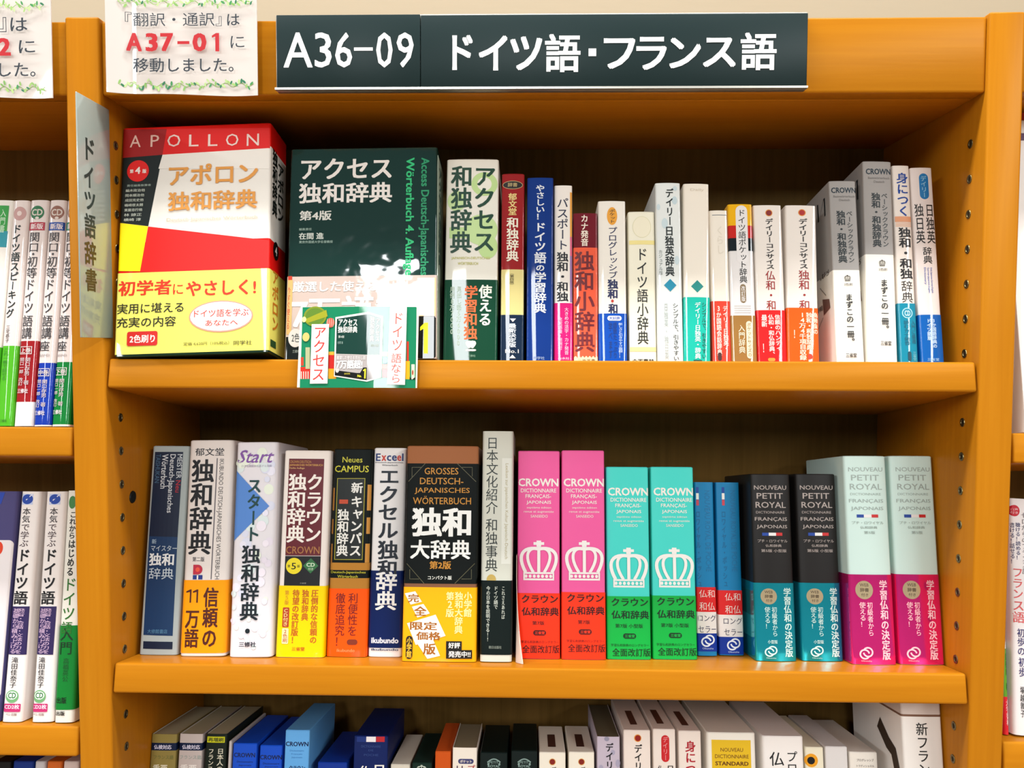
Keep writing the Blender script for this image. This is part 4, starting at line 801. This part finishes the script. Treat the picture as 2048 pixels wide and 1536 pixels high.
low('short dark green spine next to the orange one on the lowest shelf', 824, 864, 1526, .030, .105, '#16342A', [], [('c', 1830, 495, 1890, 540, '#C9CFC0')], fin='m')
low('bright orange spine with a plain top on the lowest shelf', 870, 902, 1503, .030, .105, '#D0601A', [], [], fin='m')
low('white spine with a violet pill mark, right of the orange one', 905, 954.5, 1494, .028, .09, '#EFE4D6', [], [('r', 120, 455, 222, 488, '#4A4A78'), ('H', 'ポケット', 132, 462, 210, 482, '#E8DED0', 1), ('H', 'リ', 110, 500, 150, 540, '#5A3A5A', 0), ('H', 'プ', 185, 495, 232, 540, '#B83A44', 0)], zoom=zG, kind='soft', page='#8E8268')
for nm, x0, x1, yt in (('left', 960, 1015.5, 1505), ('right', 1022, 1075, 1501.5)):
    c = (x0+x1)/2; q = lambda x, y: ((x-880)*3.303, y)
    X = lambda x: (x-880)*3.303
    low('near-black green spine with a silver crest, the %s one of two' % nm, x0, x1, yt, .028, .10, '#0F2220', [], [('s', 0, 0, 1, 1, '#8EA39C', [(X(c-13)+k*86/10, 478-22*math.sin(math.pi*k/10)) for k in range(11)], .0012), ('H', 'PETIT', X(c-9), 470, X(c+9), 486, '#8EA39C', 0), ('H', 'ROYAL', X(c-12), 494, X(c+12), 512, '#8EA39C', 1), ('o', X(c-13), 480, X(c-9), 500, '#8EA39C'), ('o', X(c+9), 480, X(c+13), 500, '#8EA39C')], zoom=zG)
for nm, x0, x1, yt in (('left', 1078, 1131.5, 1505), ('right', 1137, 1189, 1504.5)):
    X = lambda x: (x-880)*3.303
    c = X((x0+x1)/2)
    r, T, (W, H, D), _u = low('short cream spine with a small red dot, the %s one of two' % nm, x0, x1, yt, .028, .095, '#EFE6D6', [], [('o', c-22, 452, c+22, 497, '#E0AE62'), ('o', c-18, 456, c+18, 493, '#8E2418'), ('H', 'デ', c-5, 508, c+25, 535, '#3A332C', 1)], zoom=zG)
    P = Print(lambda u: 0, bend=lambda p: (p[0], p[2], H-p[1])); P.rect(-.004, .018, .004, .062, '#5A3A30', n=1); P.build('top_stripe', r)
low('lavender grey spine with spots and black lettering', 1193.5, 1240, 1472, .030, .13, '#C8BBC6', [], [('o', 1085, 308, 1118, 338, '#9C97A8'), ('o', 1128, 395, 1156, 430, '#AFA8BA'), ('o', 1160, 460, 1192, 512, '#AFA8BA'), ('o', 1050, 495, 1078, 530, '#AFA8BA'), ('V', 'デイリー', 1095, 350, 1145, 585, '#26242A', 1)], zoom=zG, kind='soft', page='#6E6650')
for lab, x0, x1, yt, dep, it in (
    ('tall cream spine with a red dot above black lettering on the lowest shelf', 1246.5, 1301, 1460.5, .13, [('o', 1282, 293, 1330, 343, '#E39A3C'), ('o', 1288, 298, 1326, 338, '#9A2014'), ('V', 'デイリー', 1285, 358, 1335, 590, '#2A2624', 1)]),
    ('pale spine with a red pill mark at the top on the lowest shelf', 1305.5, 1351, 1458.5, .13, [('r', 1462, 298, 1515, 476, '#CC2A30'), ('V', 'デイリー', 1472, 308, 1506, 466, '#E8A0A0', 0), ('H', '仏', 1440, 498, 1470, 540, '#3A3230', 1), ('H', '日', 1505, 500, 1540, 540, '#3A3230', 1)]),
    ('pale spine with crimson lettering only, beside the red pill one', 1356.5, 1402, 1462, .13, [('V', '身につ', 1622, 335, 1690, 560, '#B42436', 1)])):
    r, T, (W, H, D), _u = low(lab, x0, x1, yt, .030, dep, '#EBDDD2', [], it, zoom=zG, kind='box')
    P = Print(lambda u: 0, bend=lambda p: (p[0], p[2], H-p[1])); P.rect(-.004, .020, .003, .075, '#6A4436', n=1); P.build('top_stripe', r)
low('white spine with a yellow title panel on the lowest shelf', 1413, 1511, 1465.5, .030, .14, '#EDE6DA', [], [('p', 76, 316, 324, 600, '#E2BC24', 'k', 2), ('H', 'NOUVEAU', 130, 366, 272, 390, '#7A4A14', 0), ('H', 'DICTIONNAIRE', 95, 408, 308, 432, '#7A4A14', 0), ('H', 'STANDARD', 97, 452, 307, 478, '#6A3A10', 1), ('H', '仏和', 110, 500, 290, 560, '#6A3A10', 1)], zoom=zH, rc=.003)
low('clean white spine with large black Japanese lettering near the right', 1524, 1607, 1472.5, .030, .14, '#EFE8E2', [], [('H', '仏', 440, 392, 530, 480, '#2A2A2C', 0), ('V', 'プロ', 548, 385, 615, 530, '#2A2A2C', 0)], zoom=zH, rc=.003)
low('cream spine with a black dot in a yellow ring', 1610, 1647, 1494.5, .030, .12, '#E9E0C8', [], [('o', 662, 402, 745, 488, '#E8A422'), ('o', 678, 422, 726, 470, '#1C1A18')], zoom=zH)
low('plain blank white spine beside the black dot one', 1650, 1695, 1493.5, .030, .12, '#DCD6D2', [], [], zoom=zH)
low('low white spine with two lines of tiny print', 1698.5, 1755, 1504.5, .030, .12, '#E9E1D6', [], [('H', 'プログレッシブ', 990, 435, 1098, 452, '#6A5A50', 0), ('H', 'トラディショネル', 990, 472, 1100, 488, '#6A5A50', 0)], zoom=zH)
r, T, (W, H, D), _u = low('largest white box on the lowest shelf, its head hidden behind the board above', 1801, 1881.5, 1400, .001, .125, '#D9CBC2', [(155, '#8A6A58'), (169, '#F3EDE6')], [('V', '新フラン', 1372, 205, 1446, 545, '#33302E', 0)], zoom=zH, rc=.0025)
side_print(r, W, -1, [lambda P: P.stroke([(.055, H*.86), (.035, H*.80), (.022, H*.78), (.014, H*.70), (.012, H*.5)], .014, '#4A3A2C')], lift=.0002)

# ------------------------------------------------------------------ books, left bookcase
zL1 = (0, 360, 2.845); zL2 = (0, 900, 2.417); zR = (1900, 900, 2.412)
SL1 = Shelf(zl1); SL2 = Shelf(zl2); SR1 = Shelf(zr1); SR2 = Shelf(zr2); SL3 = Shelf(zl2-.27)
book(SL1, 'book', 'white book with a green label cut by the left edge, leaning', (-22, 24.5, 399, -62, -12.5, 851), .13, '#EFE8DE', [(950, '#58B82E')], None, 'soft', .0015, .002, 'g', .006, zoom=zL1, group=G4, items=[('p', -40, 145, 44, 290, '#3FA34A'), ('p', -40, 290, 38, 382, '#2F9AA6'), ('V', '入門書', 0, 165, 30, 300, '#CFE6C8')])
book(SL1, 'book', 'white book with a plain disc mark and a lime green foot', (25.7, 58, 399.5, -11, 24, 851), .13, '#EBDDD6', [(943, '#5FBA2C')], None, 'soft', .0015, .002, 'g', .006, zoom=zL1, group=G4, items=[
    ('o', 75, 152, 148, 230, '#C9A09A'), ('o', 97, 176, 124, 204, '#E6D2CA'), ('V', 'ドイツ', 68, 252, 118, 410, '#1E2E2C', 1), ('V', '語スピ', 58, 410, 108, 575, '#1E2E2C', 1), ('V', 'ーキン', 44, 575, 92, 732, '#1E2E2C', 1), ('V', 'グ', 34, 732, 78, 785, '#1E2E2C', 1), ('V', '三宅恭子', 32, 825, 56, 925, '#6A5E58'), ('V', 'これ一冊で話せる', 12, 955, 42, 1140, '#4A9A28'), ('H', '三修社', 0, 1362, 38, 1378, '#3A7A20')])
def trio(lab, q, dx, dy, disc, tagc, low_, y1, y2, ch):
    X = lambda x, y: x+dx
    it = [('o', 172+dx, 146+dy, 250+dx, 224+dy, disc), ('H', 'CD', 180+dx, 165+dy, 242+dx, 202+dy, '#DDD0C4', 1), ('o', 200+dx, 208+dy, 222+dx, 224+dy, '#E2D6CC'), ('p', 162+dx, 240+dy, 253+dx, 286+dy, tagc), ('H', '新版', 172+dx, 247+dy, 244+dx, 280+dy, '#EBDCD8', 1),
          ('V', '関口', 164+dx, 295+dy, 224+dx, 412+dy, '#4A4648', 0), ('o', 183+dx, 415+dy, 196+dx, 428+dy, '#4A4648'), ('V', '初等', 153+dx, 432+dy, 212+dx, 560+dy, '#4A4648', 0), ('V', 'ドイツ', 138+dx, 562+dy, 195+dx, 760+dy, '#3A3638', 0), ('V', '語講', 124+dx, 768+dy, 184+dx, 905+dy, '#4A4648', 0)]
    if y1 > 930: it += [('V', '座', 112+dx, 915, 170+dx, 975, '#4A4648', 0), ('H', 'BAND', 112+dx, 990, 170+dx, 1004, '#B9AFAC')]
    b = y1; o = -40 if y1 > 930 else 0
    it += [('f', 112+dx+o*.3, b+32, 182+dx+o*.3, b+76, '#E4D8D4', .0006), ('H', ch+'巻', 118+dx+o*.3, b+40, 176+dx+o*.3, b+70, '#E4D8D4', 1), ('V', '関口存男 著', 140+dx+o*.4, b+95, 170+dx+o*.4, b+250, '#D9C8C8', 0), ('V', '関口一郎 改訂', 108+dx+o*.4, b+95, 135+dx+o*.4, b+255, '#D9C8C8', 0), ('H', '三修社', 98+dx+o*.4, b+272, 160+dx+o*.4, b+298, '#E9DCDC', 1)]
    book(SL1, 'book', lab, q, .13, '#EADDD7', [(y1, low_), (y2, '#EFE6E0')], None, 'soft', .0015, .002, 'g', .006, zoom=zL1, group=G4, items=it)
trio('white leaning book with a green disc and a dark red lower part', (59.7, 96.7, 399, 25, 64, 852), 0, 0, '#2E7A4C', '#B83048', '#A81E26', 915, 1262, '上')
trio('white leaning book with a brown disc and a blue lower part', (98.5, 132, 399, 65, 100, 852), 112, 0, '#9A6A58', '#2E5AA8', '#1E46B0', 1040, 1393, '中')
trio('white leaning book with a green lower part against the left upright', (133.5, 168, 399, 101, 138, 852), 210, 0, '#B08A7A', '#2E8A70', '#148A40', 1035, 1390, '下')
book(SL2, 'book', 'dusky violet book at the left edge with a white panel', (-46, 34, 981, -84, -4, 1446), .11, '#5A5480', [], None, 'soft', .001, .003, 'g', zoom=zL2, group=G4, items=[('r', -120, 435, 28, 1200, '#E9E0DE', 'k', .004), ('o', -30, 442, 14, 508, '#E04A20'), ('l', 0, 0, 1, 1, '#1E46A8', [(-20, 205), (25, 205), (5, 262), (-20, 255)])])
def honki(lab, q, dx):
    it = [('p', 106+dx, 212, 160+dx, 264, '#C4CCE4'), ('o', 106+dx, 214, 160+dx, 262, '#1E4CA6'), ('s', 0, 0, 1, 1, '#E9E4EA', [(108+dx, 256), (128+dx, 240), (148+dx, 222), (158+dx, 214)], .0009), ('V', '本気', 108+dx, 278, 147+dx, 352, '#4A4244', 0), ('V', 'で学ぶ', 98+dx, 354, 140+dx, 470, '#6A5A5C', 0),
          ('V', 'ドイツ', 80+dx, 476, 140+dx, 675, '#1E1A1C', 1), ('V', '語', 66+dx, 680, 132+dx, 748, '#1E1A1C', 1), ('l', 0, 0, 1, 1, '#38285E', [(54+dx, 756), (141+dx, 756), (124+dx, 990), (36+dx, 988)]), ('V', '発音・会話・文法の力を', 80+dx, 765, 112+dx, 985, '#D2B4CC', 0), ('V', '基礎から積み上げる', 56+dx, 765, 86+dx, 985, '#D2B4CC', 0),
          ('V', '滝田佳奈子', 52+dx, 1000, 84+dx, 1150, '#3A3436', 0), ('o', 28+dx, 1160, 90+dx, 1222, '#7CB07A'), ('o', 34+dx, 1166, 84+dx, 1206, '#E6EBDC'), ('H', 'CD', 40+dx, 1172, 78+dx, 1200, '#2E7A42', 1), ('r', 18+dx, 1226, 98+dx, 1266, '#C83A78', 'k', .001), ('H', 'CD2枚', 22+dx, 1230, 94+dx, 1252, '#F0DCE4', 1), ('H', 'ベレ出版', 28+dx, 1272, 82+dx, 1284, '#8A5A5A')]
    book(SL2, 'book', lab, q, .115, '#EFE6E0', [], None, 'soft', .001, .003, 'g', zoom=zL2, group=G4, items=it)
honki('white book with a blue globe mark and violet block, the left of two alike', (38.5, 79, 981.5, 4, 44, 1446), 0)
honki('white book with a blue globe mark and violet block, the right of two alike', (91, 133, 982, 61, 104, 1446.5), 132)
book(SL2, 'book', 'white and green book with lettering, just left of the upright', (135, 171, 980, 105, 147, 1447.5), .115, '#EDE8DC', [], (848, 1256, '#1E8A3C'), 'soft', .001, .003, 'g', zoom=zL2, group=G4, items=[('o', 332, 222, 368, 284, '#4A8A4C'), ('V', 'これから', 335, 295, 366, 430, '#33322E', 1), ('V', 'はじめる', 326, 432, 360, 610, '#33322E', 1), ('V', 'ドイツ', 304, 615, 366, 825, '#3A7A2E', 0), ('V', '語', 296, 828, 350, 890, '#3A7A2E', 0),
    ('V', '入門', 290, 858, 352, 990, '#123A1C', 0), ('V', '高橋英公', 304, 1005, 332, 1120, '#186A30'), ('H', '出版', 272, 1195, 322, 1225, '#123A1C', 1), ('H', '出版', 270, 1262, 314, 1284, '#33322E', 1)])
for lab, x0, x1, c in (('near-black book top at the bottom left corner', -14, 22, '#1C1A1C'), ('dark blue book top beside the near-black one', 25, 67, '#1C3C86'), ('grey-white book top between blue and orange', 69, 91, '#C9C4C4'), ('orange book top at the bottom left', 93, 124, '#D2702C'), ('white book top with orange spot at the bottom left', 126, 158, '#D8C4BC')):
    book(SL3, 'book', lab, (x0, x1, 1523), .11, c, [], None, 'box', .001, .002, 's', .03, group=G4)
book(SR1, 'book', 'big white book shown cover-first at the upper right edge', (2004, 2124, 240), .03, '#F4EDE6', [], None, 'box', .0, .001, 'g', -.002, zoom=(1840, 0, 1.707), group=G5, items=[('o', 338, 338, 360, 366, '#C0303A'), ('p', 340, 385, 360, 410, '#B84A40'), ('p', 340, 455, 362, 480, '#6A4A6A')])
book(SR2, 'book', 'white book with a red label at the lower right edge', (2020.5, 2068, 997.5, 2029, 2077, 1475), .11, '#F1E9E6', [], None, 'soft', .0015, .003, 'g', zoom=zR, group=G5, items=[('o', 288, 265, 336, 320, '#CC2438'), ('H', '音声', 296, 280, 328, 292, '#F2D0D0'), ('H', '付き', 296, 296, 328, 308, '#F2D0D0'), ('V', '書ける！話せる！', 294, 350, 314, 550, '#4A4A78'), ('V', '聴ける！読める！', 318, 350, 340, 530, '#4A4A78'),
    ('V', 'フラン', 304, 565, 352, 720, '#E06A6A', 0), ('V', 'ス語', 306, 722, 358, 835, '#E06A6A', 0), ('V', '初歩の', 326, 860, 360, 992, '#4A4478', 0), ('V', '初歩', 332, 1000, 366, 1095, '#4A4478', 0), ('V', '塚越敦子', 340, 1140, 360, 1290, '#3A3634'), ('V', 'ゼロからのフランス語', 345, 300, 380, 600, '#8A8688', -1)])
book(SR2, 'book', 'narrow green and red book beside the right upright', (1992, 2004.5, 1010, 2008, 2020.5, 1472), .11, '#E8A49A', [(925, '#EFE6DC'), (958, '#6EA43A'), (1190, '#D8303A')], None, 'soft', .001, .002, 'g', zoom=zR, group=G5, items=[('V', '長谷川 著', 268, 980, 292, 1160, '#2E5A2A'), ('V', '大学書科', 272, 1205, 298, 1330, '#F0CFC8', 1), ('V', '速読', 272, 850, 288, 915, '#B83A30')])

# ------------------------------------------------------------------ advertising card on the upper board's edge, and a clear divider
zP = (590, 600, 7.681)
off = -.0075
a = S1.face(601, 614, off); b = S1.face(834, 776, off)
Wc, Hc = b[0]-a[0], a[1]-b[1]
T = Matrix.Translation(S1.o+Vector((a[0], 0, 0))+DPV*off+UPV*b[1]) @ Matrix.Rotation(-TH, 4, 'X'); Ti = T.inverted()
cc = lambda u: -.0022*math.sin(math.pi*u/Wc)
nx = 14; V = []; Fa = []
for t in (0, .0007):
    for v in (0, Hc):
        for i in range(nx+1): V.append((Wc*i/nx, cc(Wc*i/nx)+t, v))
g = lambda i, j, k: (k*2+j)*(nx+1)+i
for i in range(nx): Fa += [(g(i, 0, 0), g(i+1, 0, 0), g(i+1, 1, 0), g(i, 1, 0)), (g(i, 0, 1), g(i, 1, 1), g(i+1, 1, 1), g(i+1, 0, 1)), (g(i, 0, 0), g(i, 0, 1), g(i+1, 0, 1), g(i+1, 0, 0)), (g(i, 1, 0), g(i+1, 1, 0), g(i+1, 1, 1), g(i, 1, 1))]
Fa += [(g(0, 0, 0), g(0, 1, 0), g(0, 1, 1), g(0, 0, 1)), (g(nx, 0, 0), g(nx, 0, 1), g(nx, 1, 1), g(nx, 1, 0))]
card = obj('advertising_card', mesh('advertising_card', V, Fa, [mat('#EEE6D8', 'g')], None, 40)); card.matrix_world = T
tag(card, 'small green advertising card on the board edge before the green dictionary', 'card')
def kc(x, y):
    x = zP[0]+x/zP[2]; y = zP[1]+y/zP[2]; d = ray(x, y); Rn = DPV; t = (Vector(T.translation)-CAM).dot(Rn)/d.dot(Rn); p = Ti @ (CAM+d*t); return p.x, p.z
P = Print(cc, knots=[Wc*i/nx for i in range(1, nx)])
def kt(t, x0, y0, x1, y1, c, b=0, m='H'): P.text(t, kc(x0, (y0+y1)/2)[0], kc((x0+x1)/2, y1)[1], kc(x1, (y0+y1)/2)[0], kc((x0+x1)/2, y0)[1], c, b, m)
def kp(pts, c, f='g'): P.poly([kc(*p) for p in pts], c, f)
def ko(x0, y0, x1, y1, c): u0, v0 = kc(x0, y1); u1, v1 = kc(x1, y0); P.oval(u0, v0, u1, v1, c, 'g')
kp([(118, 112), (1870, 108), (1852, 1355), (80, 1352)], '#1A8A62')
for x0, y0, x1, y1, c in ((90, 880, 135, 1010, '#C8503A'), (85, 1030, 240, 1215, '#D43A2C'), (525, 800, 610, 850, '#E8B040'), (520, 850, 610, 1060, '#C83028'), (520, 1060, 640, 1215, '#E8A428'), (1345, 800, 1430, 870, '#EBD8A0'), (1345, 990, 1425, 1060, '#E0502C'), (1345, 1065, 1425, 1195, '#D42A20'), (1700, 940, 1765, 1225, '#EBB428'), (1720, 640, 1750, 940, '#D4402E'), (165, 730, 235, 1060, '#B8B890'), (1790, 990, 1840, 1225, '#F0E2C0')): kp([(x0, y0), (x1, y0), (x1, y1), (x0, y1)], c)
for k in range(4): kp([(95+k*35, 1100), (108+k*35, 1100), (108+k*35, 1215), (95+k*35, 1215)], '#F0D8C8')
kp([(80, 1215), (1852, 1220), (1852, 1355), (78, 1352)], '#1A8A62')
ko(1350, 885, 1430, 985, '#3A86B0'); ko(130, 105, 500, 410, '#8A9A34'); ko(160, 130, 470, 385, '#6E8E38'); kp([(160, 300), (490, 160), (510, 260), (190, 360)], '#A8A832'); ko(110, 260, 180, 345, '#F0E4A0')
ko(490, 285, 620, 430, '#E8604A')
for k in range(4): ko(500+k*30, 290, 512+k*30, 425, '#F0DCD0')
ko(118, 505, 232, 640, '#E8C47A'); ko(1800, 1075, 1822, 1155, '#A83A28'); kp([(1765, 1180), (1800, 1225), (1850, 1185), (1850, 1225), (1765, 1225)], '#2A2A28')
kp([(632, 275), (1130, 195), (1365, 262), (1335, 1195), (1115, 1262), (610, 1180)], '#F2EEE2')
kp([(655, 300), (1148, 225), (1120, 850), (640, 835)], '#17463C'); kp([(1148, 225), (1330, 285), (1312, 850), (1120, 850)], '#1F5244')
kp([(640, 838), (1120, 853), (1112, 1240), (622, 1165)], '#B8AEAA'); kp([(1120, 853), (1312, 852), (1300, 1190), (1112, 1240)], '#A49C98'); kp([(625, 1085), (965, 1130), (1010, 1130), (1060, 1045), (1115, 1045), (1112, 1240), (622, 1165)], '#1A1A18')
ko(632, 1045, 690, 1125, '#D8CFC8')
kt('アクセス', 680, 300, 970, 410, '#E9E6DC', 1); kt('独和辞典', 672, 415, 970, 515, '#E9E6DC', 1); kt('第4版', 678, 555, 770, 595, '#C9CFC4', 0); kt('在間 進', 668, 645, 750, 685, '#8FA89C', 0)
kt('アクセス', 1250, 290, 1310, 650, '#E9E6DC', 1, 'V'); kt('独和辞典', 1165, 260, 1228, 650, '#E9E6DC', 1, 'V'); kt('第4版', 1175, 690, 1295, 728, '#C9CFC4', 0)
kt('厳選した使える見出し語', 655, 868, 1095, 925, '#E4DEDA', 0); kt('7万語超!', 650, 930, 1050, 1065, '#F2EEEA', 2); kt('1', 1055, 1065, 1105, 1215, '#E8E01A', 2); kt('No.', 972, 1155, 1035, 1195, '#E8E01A', 1); kt('独和辞典', 770, 1128, 860, 1155, '#C9B83A')
kp([(268, 380), (535, 380), (512, 1290), (240, 1290)], '#F6EFE6'); kt('アクセス', 285, 405, 480, 1255, '#D43A34', 0, 'V')
kp([(1470, 110), (1725, 110), (1695, 1308), (1422, 1305)], '#F6EFE6'); kt('ドイツ', 1500, 190, 1668, 800, '#D85A4C', -1, 'V'); kt('語なら', 1480, 825, 1640, 1290, '#D85A4C', -1, 'V')
P.build('printed_advert', card)
hp = at(716, 778, 0)
hold = obj('card_holder', box_mesh('card_holder', (Wc*.30, .0008, .001), (Wc*.70, .0075, .004), mat('#DDE6E2', 't'), .0003), card)

# curled clear divider sheet between the tall grey-white book and the first pink spine
xd = S2.face(1032.5, 1318, .05)[0]-.0002; V = []; Fa = []
nw, nv = 10, 10
for t in (0, .0005):
    for j in range(nv+1):
        v = .0004+.10*j/nv
        for i in range(nw+1):
            s_ = i/nw; fr = max(0, 1-v/.085); w_ = .030-.014*fr**1.5+s_*.025
            V.append((t+.0070*fr**2*max(0, 1-s_*3)**1.5, w_, v))
N = (nw+1)*(nv+1); g = lambda i, j, b: b*N+j*(nw+1)+i
for j in range(nv):
    for i in range(nw): Fa += [(g(i, j, 0), g(i+1, j, 0), g(i+1, j+1, 0), g(i, j+1, 0)), (g(i, j, 1), g(i, j+1, 1), g(i+1, j+1, 1), g(i+1, j, 1))]
    Fa += [(g(0, j, 0), g(0, j+1, 0), g(0, j+1, 1), g(0, j, 1)), (g(nw, j, 0), g(nw, j, 1), g(nw, j+1, 1), g(nw, j+1, 0))]
for i in range(nw): Fa += [(g(i, 0, 0), g(i, 0, 1), g(i+1, 0, 1), g(i+1, 0, 0)), (g(i, nv, 0), g(i+1, nv, 0), g(i+1, nv, 1), g(i, nv, 1))]
o = obj('divider_sheet', mesh('divider_sheet', V, Fa, [mat('#DCC4B4', 'g')], None, 60))
o.matrix_world = Matrix.Translation(S2.o+Vector((xd, 0, 0))) @ Matrix.Rotation(-TH, 4, 'X')
tag(o, 'curled pinkish plastic divider sheet before the first pink spine', 'divider')
